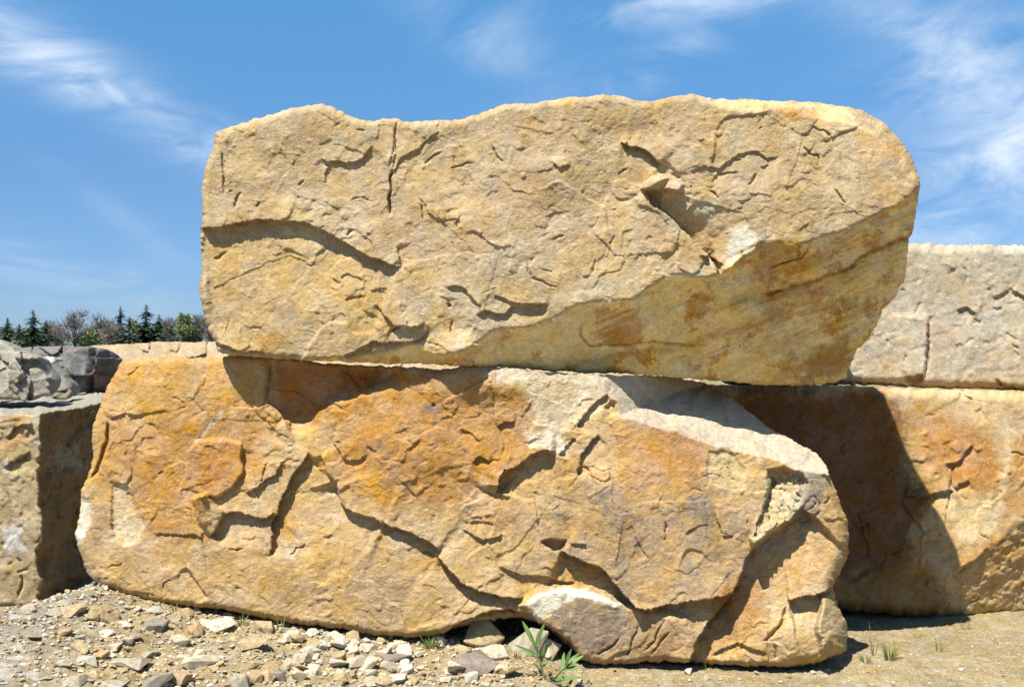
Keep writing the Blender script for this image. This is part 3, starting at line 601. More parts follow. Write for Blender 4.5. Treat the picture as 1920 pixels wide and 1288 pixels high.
l.stain([(1490,870),(1540,880),(1555,920),(1520,980),(1500,1010),(1495,950)], lin(150,140,128,KF), 10, 18, 26, .7, 24); l.stain([(1500,1000),(1590,980),(1580,1070),(1480,1110),(1450,1090)], lin(208,166,106,KF), 12, 16, 40, .7, 25)
l.stain([(1440,1120),(1570,1130),(1590,1220),(1440,1240)], lin(214,182,124,KF), 10, 12, 30, .8, 26); l.stain([(1340,1110),(1440,1060),(1440,1160),(1330,1230)], lin(176,122,62,KF), 12, 16, 30, .6, 27)
l.stain([(760,950),(880,960),(860,1040),(790,1010)], lin(210,176,118,KF), 14, 18, 30, .7, 28)
l.streak([(420,765),(380,815),(362,830)], 7, CREAM, .75); l.streak([(500,1050),(560,1040),(640,1000)], 8, lin(226,192,140,KF), .5)
m = topm[..., None] * .95; l.C = l.C * (1 - m) + lin(222,204,172,KF * .86) * m
lum = (l.C @ np.array([.3, .6, .1]))[..., None]; l.C = l.C + .02 * (lum - l.C)
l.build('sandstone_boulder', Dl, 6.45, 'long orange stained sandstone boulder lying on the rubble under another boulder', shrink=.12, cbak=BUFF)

# ---- blocks behind on the right
r1 = Face([(1360,455),(1500,452),(1712,456),(1760,459),(1830,459),(1900,460),(2000,458),(2120,462),(2128,600),(2120,735),(2000,733),(1900,730),(1800,728),(1730,726),(1640,722),(1560,722),(1360,720),(1352,600)], 2.4, seed=13, jag=2.5)
X, Y = r1.X, r1.Y
D1 = 6.86 + .12 * (730 - r1.Y0) / 270
r1.flakes(.006, 90, 3, 3, 1, 1.6, .8, -15, .08); r1.facets(.002, 11, 7, .8); r1.rough(.03, 220, 3, .5, 5); r1.rough(.0035, 40, 6, .72, 8, 1, 1.5, .8, -20); r1.facets(.003, 90, 41, 1.2); r1.facets(.0018, 34, 42, 1.2); r1.nicks(.0055, 36, .25, 33, 1, 1.8, .8, -15); r1.nicks(.005, 15, .25, 34)
r1.ledge([(1732,722),(1733,690),(1738,650),(1744,600),(1745,588)], .035, 60, .0, 10, .12); r1.groove([(1690,712),(1715,716),(1733,706)], 9, .05); r1.groove([(1745,590),(1740,650),(1732,718)], 4, .03)
r1.ledge([(1560,716),(1640,716),(1700,724),(1722,728)], .01, 20, .04, 12); r1.ledge([(1790,580),(1815,578),(1830,592)], .01, 20, .02, 15); r1.ledge([(1860,560),(1872,555),(1900,540)], .008, 20, .014, 14)
r1.ledge([(1900,548),(1915,556),(1935,560)], .01, 20, .02, 14); r1.groove([(1895,645),(1912,655)], 3, .02); r1.ledge([(1870,718),(1900,725),(1930,722)], .01, 20, .04, 10); r1.groove([(1872,712),(1882,726)], 4, .04)
r1.cracks(24, 21, (1600,470,1960,715)); r1.rim(18, .10)
r1.C[:] = lin(214,194,158,KF * .9); r1.blotch(lin(218,206,180,KF * .9), 90, .1, .2, .8, 1); r1.blotch(lin(206,172,128,KF), 70, .18, .15, .55, 2); r1.blotch(lin(168,160,144,KF), 36, .2, .12, .5, 3)
r1.stain([(1690,695),(1735,700),(1732,722),(1700,716)], lin(150,112,62,KF), 5, 8, 18, .8, 1); r1.stain([(1800,705),(1920,700),(1920,730),(1800,728)], lin(206,180,130,KF), 8, 12, 30, .6, 2); r1.streak([(1742,590),(1738,650)], 5, lin(200,120,90,KF), .7)
r1.build('limestone_block', D1, 8.1, 'pale whitish block with a rough quarried face stacked on the brown block', cat='stone block', shrink=.03, cbak=lin(208,194,168,KF))

r2 = Face([(1250,724),(1400,722),(1500,722),(1600,724),(1700,728),(1800,731),(1900,733),(2000,736),(2120,738),(2140,900),(2130,1185),(2000,1178),(1920,1172),(1850,1165),(1760,1160),(1680,1155),(1600,1145),(1560,1140),(1400,1120),(1250,1100),(1240,900)], 2.2, seed=17, jag=2.5)
X, Y = r2.X, r2.Y
D2 = 6.40 + .22 * (1160 - r2.Y0) / 430
r2.fold([(1950,940),(1890,985),(1850,1020),(1800,1065),(1740,1120),(1700,1160)][::-1], .75, 10); r2.ledge([(1740,1110),(1790,1075),(1830,1050),(1850,1020)], .02, 30, .02, 30)
r2.ledge([(1690,928),(1720,932),(1760,925),(1790,920)], .025, 40, .03, 24); r2.ledge([(1775,870),(1795,868),(1810,845),(1825,832)], .01, 20, .03, 14); r2.groove([(1780,930),(1788,900),(1792,868)], 4, .03); r2.ledge([(1790,918),(1805,908),(1818,900)], .01, 20, .03, 12)
r2.ledge([(1580,1090),(1640,1060),(1700,1020),(1770,1008)], .02, 50, .03, 40); r2.ledge([(1600,985),(1630,980)], .01, 20, .02, 14); r2.ledge([(1690,930),(1700,950),(1715,975),(1730,1000)], .015, 30, .01, 30)
r2.groove([(1778,920),(1776,1000)], 3, .02); r2.plate([(1752,935),(1778,930),(1776,1000),(1755,995)], .012, 4); r2.dome(1840, 960, 40, 60, -.02, 20)
r2.flakes(.014, 150, 3, 3, 1, 1, 1, 0, .06); r2.facets(.003, 30, 6, .7); r2.facets(.002, 12, 7, .8); r2.rough(.04, 240, 3, .5, 5); r2.rough(.004, 46, 6, .7, 8); r2.facets(.005, 120, 41, 1.3); r2.facets(.002, 50, 43, 1.3)
lowr = sstep(0, 20, poly_sd(np.array([(1700,1160),(1850,1020),(1980,920),(2140,920),(2140,1190)], float), r2.X0, r2.Y0)); r2.facets(.008, 16, 8, .9, lowr); r2.rough(.03, 36, 6, .7, 11, lowr, 3, .8, -38)
r2.cracks(24, 23, (1600,760,1950,1140)); r2.rim(20, .09); r2.rim(30, .14, sstep(1090, 1150, r2.Y0))
r2.C[:] = lin(208,168,104,KF); r2.blotch(lin(222,190,130,KF), 110, .1, .2, .8, 1); r2.blotch(lin(196,146,80,KF), 80, .1, .2, .6, 2)
r2.stain([(1380,726),(1660,735),(1740,930),(1700,1060),(1560,1100),(1380,1000)], lin(150,92,42,KF * .6), 20, 26, 60, .85, 1); r2.stain([(1380,1000),(1560,1090),(1740,1050),(1790,1150),(1700,1170),(1400,1120)], lin(170,128,66,KF * .75), 20, 26, 60, .8, 9); r2.stain([(1720,790),(1810,770),(1860,830),(1880,900),(1800,920),(1740,880)], lin(204,148,84,KF), 12, 18, 50, .85, 2)  # rust, darkened further to paint the boulder's cast shadow into the colour
r2.stain([(1690,732),(1960,738),(1960,800),(1890,850),(1850,800),(1760,770)], lin(224,192,140,KF), 14, 18, 40, .8, 3); r2.stain([(1780,940),(1860,930),(1870,1000),(1800,1010)], lin(228,200,140,KF), 14, 14, 40, .8, 4); r2.streak([(1890,780),(1890,860),(1870,950),(1840,1010)], 14, lin(236,212,166,KF), .6)
r2.stain([(1900,820),(1980,800),(1980,930),(1890,900)], lin(206,156,92,KF), 14, 18, 40, .7, 5)
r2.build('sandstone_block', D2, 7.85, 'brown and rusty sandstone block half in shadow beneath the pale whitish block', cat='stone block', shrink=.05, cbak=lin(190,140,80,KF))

# ---- blocks behind on the left
b1 = Face([(-320,775),(-200,762),(0,752),(60,746),(110,738),(200,736),(260,738),(268,800),(262,1000),(258,1120),(190,1128),(90,1134),(80,1136),(0,1142),(-200,1150),(-320,1150),(-330,950)], 2.4, seed=23, jag=2.0)
X, Y = b1.X, b1.Y
front = 6.35 + .05 * (1140 - b1.Y0) / 360; xe = (68 - CX) / F * 6.35
sideD = xe * F / np.minimum(X + .8 * (X - b1.X0) + 8 * fbm(b1.X0, b1.Y0, 90, 4, .6, 5) + .05 * (950 - Y) * 0 - CX + (Y - 950) * -.03, -300)
topD = np.minimum((EYE - 1.2) * F / np.maximum(b1.Y0 + .8 * (Y - b1.Y0) - HZ - 2 + .03 * (b1.X0 - 60), 45), 9.5)
DB = np.maximum(np.maximum(front, np.minimum(sideD, 7.9)), topD)
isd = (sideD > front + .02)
b1.flakes(.012, 90, 3, 3, ~isd); b1.facets(.003, 24, 6, .8); b1.rough(.03, 220, 3, .5, 5); b1.rough(.005, 46, 6, .7, 8); b1.facets(.008, 80, 41, 1.3); b1.facets(.004, 36, 43, 1.3)
b1.ledge([(10,880),(20,868),(40,862),(55,845)], .01, 20, .03, 14); b1.ledge([(15,825),(30,805),(60,795)], .02, 20, .02, 14); b1.groove([(38,1070),(40,1100),(30,1120)], 4, .03); b1.cracks(24, 31, (-20,790,70,1120)); b1.rim(14, .06)
b1.C[:] = lin(196,172,124,KF); b1.blotch(lin(176,152,110,KF), 90, .1, .2, .7, 1); b1.blotch(lin(206,180,128,KF), 50, .1, .2, .6, 2); b1.stain([(0,760),(60,780),(40,850),(0,880)], lin(200,154,92,KF), 20, 20, 40, .6, 2)
b1.stain([(5,990),(40,985),(45,1030),(10,1040)], lin(222,216,206,KF), 6, 14, 18, .8, 1); b1.stain([(8,860),(16,855),(16,880),(8,885)], lin(222,216,206,KF), 3, 6, 12, .8, 3); b1.stain([(50,768),(85,775),(70,800),(52,800)], lin(214,196,150,KF), 4, 6, 18, .8, 4)
b1.C[isd] = b1.C[isd] * np.array([.62, .54, .46]); tm = (topD >= DB - .01); b1.C[tm] = lin(190,180,156,KF * .8)  # right side darkened in its colour to imitate the shade there
b1.stain([(100,840),(150,835),(160,880),(100,875)], lin(214,196,150,KF * .8), 2, 22, 14, .6, 6)
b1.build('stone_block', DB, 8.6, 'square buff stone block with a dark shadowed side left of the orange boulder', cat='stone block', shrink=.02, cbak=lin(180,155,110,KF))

def small_block(name, outline, D0, tilt, seed, base, blots, label, back, folds=(), ledges=(), rimw=7, rimr=.04, rough=.03, step=1.6, cat='boulder', stains=(), shrink=.3):
    f = Face(outline, step, seed=seed, jag=1.2, warp=.5)
    D = D0 + tilt * (np.max(f.ys) - f.Y0) / max(1, np.ptp(f.ys))
    for fp, sl in folds: f.fold(fp, sl * 1.5, 2)
    for lp in ledges: f.ledge(*lp)
    f.facets(.06, 48, seed, 1.3); f.facets(.012, 18, seed + 3, 1.1); f.rough(rough * .4, 50, 6, .66, 4); f.rough(.04, 150, 2, .5, 7); f.rim(rimw, rimr)
    f.C[:] = base
    for k, (c, wl, thr, op) in enumerate(blots): f.blotch(c, wl, thr, .15, op, k + 1)
    for st in stains: f.stain(*st)
    return f.build(name, D, back, label, cat=cat, shrink=shrink, rings=20, flank_noise=.02, cbak=base)
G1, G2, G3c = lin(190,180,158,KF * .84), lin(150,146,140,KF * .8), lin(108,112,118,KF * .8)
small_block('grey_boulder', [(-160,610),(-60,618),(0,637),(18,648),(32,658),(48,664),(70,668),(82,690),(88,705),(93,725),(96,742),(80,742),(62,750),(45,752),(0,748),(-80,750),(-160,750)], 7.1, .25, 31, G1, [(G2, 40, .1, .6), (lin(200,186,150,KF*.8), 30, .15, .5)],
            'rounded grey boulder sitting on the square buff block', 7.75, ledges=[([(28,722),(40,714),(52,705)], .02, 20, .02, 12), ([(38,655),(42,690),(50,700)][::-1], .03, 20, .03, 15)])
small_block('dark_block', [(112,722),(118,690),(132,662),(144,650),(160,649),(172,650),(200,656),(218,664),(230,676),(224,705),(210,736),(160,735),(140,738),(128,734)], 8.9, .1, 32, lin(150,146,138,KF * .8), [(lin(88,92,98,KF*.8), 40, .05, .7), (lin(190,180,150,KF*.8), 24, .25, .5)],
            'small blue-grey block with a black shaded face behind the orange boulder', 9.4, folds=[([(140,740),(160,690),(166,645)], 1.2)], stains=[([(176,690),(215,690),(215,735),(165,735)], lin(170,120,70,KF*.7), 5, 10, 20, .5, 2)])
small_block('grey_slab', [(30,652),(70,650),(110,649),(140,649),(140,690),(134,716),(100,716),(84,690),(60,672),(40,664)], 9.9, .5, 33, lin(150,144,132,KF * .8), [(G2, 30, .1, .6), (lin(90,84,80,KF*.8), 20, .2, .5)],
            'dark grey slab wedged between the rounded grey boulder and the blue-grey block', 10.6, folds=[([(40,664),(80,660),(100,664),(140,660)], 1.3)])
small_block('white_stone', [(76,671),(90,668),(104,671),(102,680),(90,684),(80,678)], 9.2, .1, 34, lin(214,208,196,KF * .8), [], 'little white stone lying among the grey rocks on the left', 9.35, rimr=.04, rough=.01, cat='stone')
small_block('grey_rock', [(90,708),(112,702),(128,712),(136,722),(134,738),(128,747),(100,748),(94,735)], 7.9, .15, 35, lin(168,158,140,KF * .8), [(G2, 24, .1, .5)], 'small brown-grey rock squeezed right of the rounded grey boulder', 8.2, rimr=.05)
small_block('earth_bank', [(60,690),(110,656),(190,647),(235,645),(300,641),(360,642),(400,640),(470,640),(700,648),(1000,655),(1300,656),(1310,720),(1000,720),(700,716),(470,706),(220,700),(180,690)], 10.2, .8, 36, lin(204,176,132,KF * .85), [(lin(186,158,116,KF*.85), 40, .1, .6), (lin(222,200,160,KF*.85), 20, .15, .5)],
            'long tan rough block seen behind the gap between the two big boulders', 12.2, shrink=.02, step=2.0, cat='stone block', rough=.05)

# ------------------------------------------------------------------ ground
XB = np.array([(p - CX) / F * 5.15 for p in (-500, 0, 120, 170, 240, 400, 560, 700, 830, 1000, 1100, 1300, 1600, 2400)])
ZB = np.array([.36, .385, .40, .405, .35, .245, .185, .135, .10, .085, .00, -.035, -.03, 0.0])
def ground_z(x, y, fine=True):
    x = np.asarray(x, float); y = np.asarray(y, float)
    a = np.interp(x, XB, ZB)
    s = np.interp(y, [0, 2.5, 4.0, 5.1, 5.5, 6.1, 7.2], [.30, .40, .66, 1.0, .92, .12, 0])
    left = sstep(-2.1, -2.6, x); s = s - left * .5 * sstep(4.7, 5.4, y) * s
    s = np.where(y > 5.25, s + 0 * x, s)
    z = np.where(a > 0, a * s, a * sstep(4.2, 5.2, y) * sstep(7.5, 6.5, y)) - .09 * sstep(5.5, 6.3, y) * sstep(1.2, 1.9, x) * sstep(60, 20, y)
    z = z - .10 * sstep(-2.35, -3.2, x) * sstep(6.5, 5.0, y)
    if fine:
        near = sstep(14, 7, y) * sstep(8, 4, np.abs(x)); rub = sstep(1.2, -.2, x)
        z = z + near * (.5 * .05 * fbm(x, y, .6, 3, .5, 5) * (.3 + .7 * rub) + .030 * fbm(x, y, .13, 4, .6, 9) * (.5 + .5 * rub) + .009 * fbm(x, y, .03, 2, .6, 19))
    far = np.hypot(x, y); return z + .8 * fbm(x, y, 60, 3, .5, 3) * sstep(30, 160, far)
def axis(lo_, hi_, st, far_, g=1.25):
    a = list(np.arange(lo_, hi_, st)); d = st
    up_, dn = [], []; v = a[-1]
    while v < far_: d *= g; v += d; up_.append(v)
    d = st; v = a[0]
    while v > -far_: d *= g; v -= d; dn.append(v)
    return np.array(dn[::-1] + a + up_)
gx, gy = axis(-2.75, 3.2, .0105, 3000), axis(3.95, 6.3, .0105, 3000)
GXX, GYY = np.meshgrid(gx, gy); GZ = ground_z(GXX, GYY)
ny, nx = GXX.shape; idx = np.arange(nx * ny).reshape(ny, nx)
gq = np.stack([idx[:-1, :-1].ravel(), idx[:-1, 1:].ravel(), idx[1:, 1:].ravel(), idx[1:, :-1].ravel()], 1)
KT = .44
def gcol(x, y):
    c = np.ones(x.shape + (3,)) * lin(212, 188, 138, KT)
    def mixin(c, col, m): m = np.clip(m, 0, 1)[..., None]; return c * (1 - m) + col * m
    c = mixin(c, lin(196, 170, 118, KT), sstep(-.1, .3, fbm(x, y, .5, 4, .6, 4)) * .8); c = mixin(c, lin(226, 206, 164, KT), sstep(0, .4, fbm(x, y, .2, 5, .65, 14)) * .7)
    c = mixin(c, lin(190, 160, 100, KT), sstep(.05, .3, fbm(x, y, .09, 4, .65, 24)) * .6)
    c = mixin(c, lin(182, 174, 156, KT), sstep(-1.75, -2.3, x + .3 * fbm(x, y, .4, 4, .6, 34)) * .8)
    return mixin(c, lin(120, 128, 70, KT), sstep(30, 90, np.hypot(x, y)) * .9)
gm = mesh_np('ground', np.stack([GXX, GYY, GZ], -1).reshape(-1, 3), gq, None, gcol(GXX, GYY).reshape(-1, 3))
tag(link('ground', gm, stone_material('gravelly_soil', grain=1.4, bump=.8, speck=.5)), kind='structure')
def on_ground(px, py):
    """the ground point seen at a place in the photograph"""
    d = np.arange(3.4, 7.5, .01); x = (px - CX) / F * d; z = EYE - (py - HZ) / F * d; g = ground_z(x, d)
    k = np.argmax(z <= g) if (z <= g).any() else len(d) - 1
    return float(x[k]), float(d[k]), float(g[k])

# ------------------------------------------------------------------ loose stones
def chunk(seed, sub, sx_=1.0, sy_=.8, sz_=.45, n=9, noise=.03):
    """an angular broken stone: the hull of a few points, roughened, unit half-width, base at z = 0"""
    r = np.random.RandomState(seed); bm = bmesh.new()
    for _ in range(n + 5):
        p = r.uniform(-1, 1, 3); p = p / max(.35, np.linalg.norm(p, ord=4)) * r.uniform(.8, 1.0); bm.verts.new(p)
    h = bmesh.ops.convex_hull(bm, input=bm.verts); bmesh.ops.delete(bm, geom=[v for v in bm.verts if not v.link_faces], context='VERTS')
    if sub > 1:
        bmesh.ops.bevel(bm, geom=bm.edges[:], offset=.035, segments=1, affect='EDGES')
        bmesh.ops.triangulate(bm, faces=bm.faces[:]); bmesh.ops.subdivide_edges(bm, edges=[e for e in bm.edges if e.calc_length() > .25], cuts=max(2, sub - 1), use_grid_fill=True)
    bmesh.ops.triangulate(bm, faces=bm.faces[:]); bm.verts.ensure_lookup_table(); bm.verts.index_update()
    P = np.array([v.co[:] for v in bm.verts]); T = np.array([[v.index for v in f.verts] for f in bm.faces]); bm.free()
    if noise: P = P * (1 + noise * 1.2 * fbm3(P * (np.array([1, 1, 2.5]) if sub > 10 else 1), .45, 7 if sub > 10 else 4, .68, seed % 50))[:, None]
    P = P * np.array([sx_, sy_, sz_]); P[:, 2] -= P[:, 2].min(); return P, T
def put_stone(name, me, px, py, wpx, col, label, group, rz=None, sink=.42, cat='stone', tilt=None, hs=1.0, r=random):
    x, y, z = on_ground(px, py); k = wpx / F * y * .5
    o = bpy.data.objects.new(name, me); COL.objects.link(o)
    o.location = (x, y, z - sink * k * .6); o.scale = (k, k, k * hs)
    o.rotation_euler = ((r.uniform(-.16, .22), r.uniform(-.16, .16)) if tilt is None else tilt) + ((r.uniform(0, 6.28) if rz is None else rz),)
    o.color = tuple(col) + (1,)
    tag(o, label, cat, group); return o
KS = .64
C_PALE = lin(232, 214, 176, KS); C_TAN = lin(210, 182, 132, KS); C_GREY = lin(198, 184, 154, KS); C_DGREY = lin(168, 156, 136, KS); C_RUST = lin(212, 176, 124, KS); C_WHITE = lin(236, 224, 198, KS); C_PURP = lin(168, 148, 132, KS)
def stone_mesh(i, **k):
    P, T = chunk(100 + i, 3, **k); me = mesh_np('stone', P, None, T, smooth=False); me.materials.append(ROCKS); return me
FLAT = [stone_mesh(i, sz_=.34, n=5) for i in range(5)]; LUMP = [stone_mesh(20 + i, sz_=.62, n=10) for i in range(7)]; LONG = [stone_mesh(40 + i, sx_=1.0, sy_=.5, sz_=.36, n=8) for i in range(4)]
BIG = [  # column, row of the foot, width, colour, mesh, heading, height factor, label
 (297,1178,56,C_DGREY,LUMP[0],.3,.8,'dark grey angular stone in the shade line under the orange boulder'),
 (235,1172,58,C_PALE,LONG[0],.1,.8,'pale flat stone left of the dark grey angular stone'),
 (415,1176,62,C_WHITE,LUMP[1],.5,.6,'bright cream wedge of stone right of the dark grey angular stone'),
 (490,1182,62,C_TAN,LONG[1],0,1.3,'tan brick-shaped stone against the foot of the orange boulder'),
 (480,1212,72,C_TAN,FLAT[0],.2,1.2,'flat tan slab stone with a dark notched edge on the rubble'),
 (135,1146,62,C_TAN,LUMP[2],.9,.6,'low tan stone on the crest of the rubble mound'),
 (100,1152,40,C_GREY,LUMP[3],.2,.7,'small grey stone on the left crest of the mound'),
 (68,1200,40,C_TAN,LUMP[4],.2,.5,'low sandy stone on the grey slope at far left'),
 (122,1187,30,C_RUST,LUMP[5],.2,1,'little orange cube of stone on the rubble mound'),
 (240,1252,92,C_GREY,FLAT[1],.15,1,'broad grey shale plate low on the rubble slope'),
 (215,1278,96,C_GREY,FLAT[2],-.2,1.1,'long grey shale plate nearest the bottom edge'),
 (140,1280,64,C_GREY,FLAT[3],.4,1,'pale grey shard beside the long grey shale plate'),
 (300,1284,66,C_DGREY,LUMP[6],.4,.8,'dark brown rounded stone by the bottom edge'),
 (340,1275,56,C_TAN,LUMP[0],1.4,.8,'tan chunk next to the dark brown rounded stone'),
 (375,1246,80,C_PALE,LONG[2],.5,1,'pale long sliver of stone in the middle of the rubble'),
 (450,1288,52,C_GREY,LUMP[1],2.1,1,'grey brown stone cut by the bottom edge'),
 (525,1272,48,C_DGREY,LUMP[2],2.6,1,'dark tan lump of stone with a shaded side'),
 (560,1272,40,C_PALE,LUMP[3],2.6,1,'pale square stone beside the dark tan lump'),
 (640,1250,44,C_WHITE,LUMP[4],.6,.9,'bright white block of stone in the pale rubble'),
 (690,1250,50,C_PALE,LUMP[5],.6,1,'cream block with a shadowed front face'),
 (655,1222,34,C_WHITE,LUMP[6],1.6,1,'small white lump under the boulder edge'),
 (690,1218,46,C_PALE,LUMP[0],2.6,.8,'cream stone leaning under the boulder edge'),
 (745,1214,36,C_WHITE,LUMP[2],.6,.8,'white stone just left of the grass tuft'),
 (755,1240,96,C_PURP,FLAT[4],.12,.9,'long purple grey flat stone before the grass tuft'),
 (900,1203,96,C_TAN,LUMP[3],.2,.95,'big tan block of rock filling the hollow under the boulder'),
 (920,1232,90,C_PALE,LONG[1],.15,1.2,'cream rectangular stone below the tan block in the hollow'),
 (895,1252,104,C_PURP,FLAT[0],.1,1.3,'purple and rust stained slab in front of the hollow'),
 (995,1226,86,C_GREY,LUMP[5],.5,1.35,'upright grey stone at the foot of the leafy plant'),
 (1030,1232,62,C_PALE,LUMP[1],1.1,1.2,'cream stone tucked behind the leafy plant'),
 (955,1262,60,C_TAN,LUMP[4],1.6,.7,'tan angular stone left of the leafy plant stem'),
 (880,1184,40,C_RUST,LONG[3],.1,1,'orange sliver lying on the block in the hollow'),
 (1290,1262,24,C_WHITE,LUMP[6],1.0,1,'single white pebble at the shadowed foot of the boulder'),
 (195,1188,40,C_WHITE,LUMP[2],1.0,.6,'small bright stone in the middle of the mound'),
 (225,1212,50,C_PALE,FLAT[4],1.0,1,'pale thin flake on the sandy part of the mound'),
 (245,1196,50,C_GREY,FLAT[2],2.0,1.2,'grey thin flake on the sandy part of the mound'),
 (700,1282,70,C_GREY,FLAT[3],2.0,1,'grey tan slab half buried by the bottom edge'),
]
for (px, py, w, c, me, rz, hs, lb) in BIG:
    put_stone('stone', me, px, py, w, c, lb, None, rz, hs=hs)
def medium(n, box, wr, cols, meshes, lb, grp, seed):
    r = random.Random(seed); done = 0; tries = 0
    while done < n and tries < n * 20:
        tries += 1
        px, py = r.uniform(box[0], box[2]), r.uniform(box[1], box[3])
        top = np.interp(px, [0, 60, 170, 250, 420, 560, 760, 860, 1000, 1090, 1250], [1150, 1135, 1105, 1135, 1160, 1183, 1205, 1205, 1205, 1250, 1256])
        if py < top: continue
        w = wr[0] + (wr[1] - wr[0]) * r.random() ** 1.8
        put_stone('stone', r.choice(meshes), px, py, w, np.array(r.choice(cols)) * r.uniform(.85, 1.12), lb, grp, r=r, hs=r.uniform(.7, 1.1)); done += 1
medium(60, (170, 1110, 560, 1288), (14, 54), [C_TAN, C_TAN, C_PALE, C_RUST], FLAT + LUMP, 'small tan angular stone among the rubble of the mound', 'small tan stones on the mound', 1)
medium(52, (0, 1130, 330, 1288), (14, 66), [C_GREY, C_GREY, lin(204,194,172,KS), C_TAN], FLAT + LONG, 'small grey shale chip on the left side of the mound', 'grey shale chips on the mound', 2)
medium(100, (540, 1185, 960, 1288), (12, 48), [C_WHITE, C_PALE, C_PALE, C_TAN], LUMP, 'small whitish angular stone in the rubble below the boulder edge', 'small whitish rubble stones', 3)
medium(28, (960, 1215, 1400, 1288), (7, 18), [C_PALE, C_TAN, C_PURP], LUMP + FLAT, 'small stone on bare soil around the leafy plant', 'small stones on the soil', 4)

medium(26, (1300, 1252, 1900, 1288), (5, 15), [C_PALE, C_TAN, C_WHITE], LUMP + FLAT, 'tiny pale pebble on the bare sandy soil at right', 'tiny pebbles on the sandy soil', 5)
# a smooth grey ledge of rock that comes out of the mound at far left
P, T = chunk(71, 26, 1.0, .9, .34, 9, .15); me = mesh_np('rock_ledge', P * .60, None, T, smooth=False); me.materials.append(ROCKS)
x, y, z = on_ground(20, 1250); o = link('rock_ledge', me); o.location = (x - .22, y + .12, z - .275); o.rotation_euler = (.10, .22, .5); o.color = tuple(lin(204, 194, 172, KS * .9)) + (1,)
tag(o, 'weathered pale grey ledge of rock breaking out of the mound at far left', 'rock')

# fine gravel: too many chips to count
r = np.random.RandomState(5); GV = []; GT = []; GC = []; base = 0
pool = [chunk(300 + i, 1, 1, .8, .55, 7, .0) for i in range(24)]
cols = np.array([C_PALE, C_TAN, C_TAN, C_WHITE, C_GREY, C_RUST, lin(222,198,150,KS)])
n_ = 60000; gxx = r.uniform(-2.7, 3.1, n_); gyy = r.uniform(3.95, 6.2, n_)
dens = np.interp(gxx, [-2.7, -1, .1, .6, 3.1], [1, 1, 1, .7, .6]) * np.where(gyy < 5.4, 1, .45); ok = r.rand(n_) < dens; gxx, gyy = gxx[ok][:30000], gyy[ok][:30000]; gzz = ground_z(gxx, gyy)
for x, y, z in zip(gxx, gyy, gzz):
    P, T = pool[r.randint(24)]; big = 1.0 if x < -.2 else max(.42, 1 - (x + .2) * .85)
    k = (.0028 + .0155 * r.rand() ** 3.2) * big; a = r.rand() * 6.28; ca, sa = math.cos(a), math.sin(a)
    Q = P * k * np.array([1, 1, r.uniform(.6, 1.2)]); Q = np.stack([Q[:, 0] * ca - Q[:, 1] * sa, Q[:, 0] * sa + Q[:, 1] * ca, Q[:, 2]], 1)
    GV.append(Q + np.array([x, y, z - k * .2])); GT.append(T + base); base += len(P)
    GC.append(np.repeat((cols[r.randint(len(cols))] * r.uniform(.75, 1.12))[None], len(P), 0))
me = mesh_np('gravel', np.concatenate(GV), None, np.concatenate(GT), np.concatenate(GC), smooth=False)
tag(link('gravel', me, stone_material('gravel_chips', speck=.25)), 'loose fine gravel chips scattered over the soil', 'gravel', kind='stuff')

# ------------------------------------------------------------------ plants
def leaf_material(name, a, b, trans=.35):
    m = bpy.data.materials.new(name); m.use_nodes = True; t = m.node_tree; t.nodes.clear()
    out = N(t, 'ShaderNodeOutputMaterial'); pb = N(t, 'ShaderNodeBsdfPrincipled'); pb.inputs['Roughness'].default_value = .55
    tr = N(t, 'ShaderNodeBsdfTranslucent'); ms = N(t, 'ShaderNodeMixShader'); ms.inputs[0].default_value = trans
    tcn = N(t, 'ShaderNodeTexCoord'); no = N(t, 'ShaderNodeTexNoise'); no.inputs['Scale'].default_value = 30; no.inputs['Detail'].default_value = 4; t.links.new(tcn.outputs['Object'], no.inputs['Vector'])
    mi = N(t, 'ShaderNodeMix', data_type='RGBA'); t.links.new(no.outputs[0], mi.inputs[0]); mi.inputs[6].default_value = (*a, 1); mi.inputs[7].default_value = (*b, 1)
    t.links.new(mi.outputs[2], pb.inputs['Base Color']); t.links.new(mi.outputs[2], tr.inputs[0]); t.links.new(pb.outputs[0], ms.inputs[1]); t.links.new(tr.outputs[0], ms.inputs[2]); t.links.new(ms.outputs[0], out.inputs[0])
    return m
LEAF = leaf_material('weed_leaf', (.10, .19, .045), (.19, .28, .08)); GRASS = leaf_material('grass_blade', (.12, .19, .03), (.26, .28, .08)); STEM = leaf_material('weed_stem', (.16, .22, .06), (.22, .20, .08), .1)
def blade(V, Fc, p0, d, up_, L, w, bend, nseg=6, fold=.25, pw=1.0):
    """a folded tapering blade starting at p0"""
    d = Vector(d).normalized(); side = d.cross(Vector(up_)).normalized(); n = side.cross(d).normalized(); b0 = len(V)
    for i in range(nseg + 1):
        t = i / nseg; c = Vector(p0) + d * (L * t) - n * 0 + Vector((0, 0, -bend * L * t * t)); ww = w * (math.sin(math.pi * min(1, (t * .86 + .12))) ** pw)
        if i == nseg: ww = w * .03
        V += [c - side * ww + n * ww * fold, c, c + side * ww + n * ww * fold]
    for i in range(nseg):
        a = b0 + i * 3; Fc += [(a, a + 1, a + 4, a + 3), (a + 1, a + 2, a + 5, a + 4)]
def mk(name, V, Fc, mat, parent=None):
    me = bpy.data.meshes.new(name); me.from_pydata([tuple(v) for v in V], [], Fc); me.update()
    for p in me.polygons: p.use_smooth = True
    return link(name, me, mat, parent)
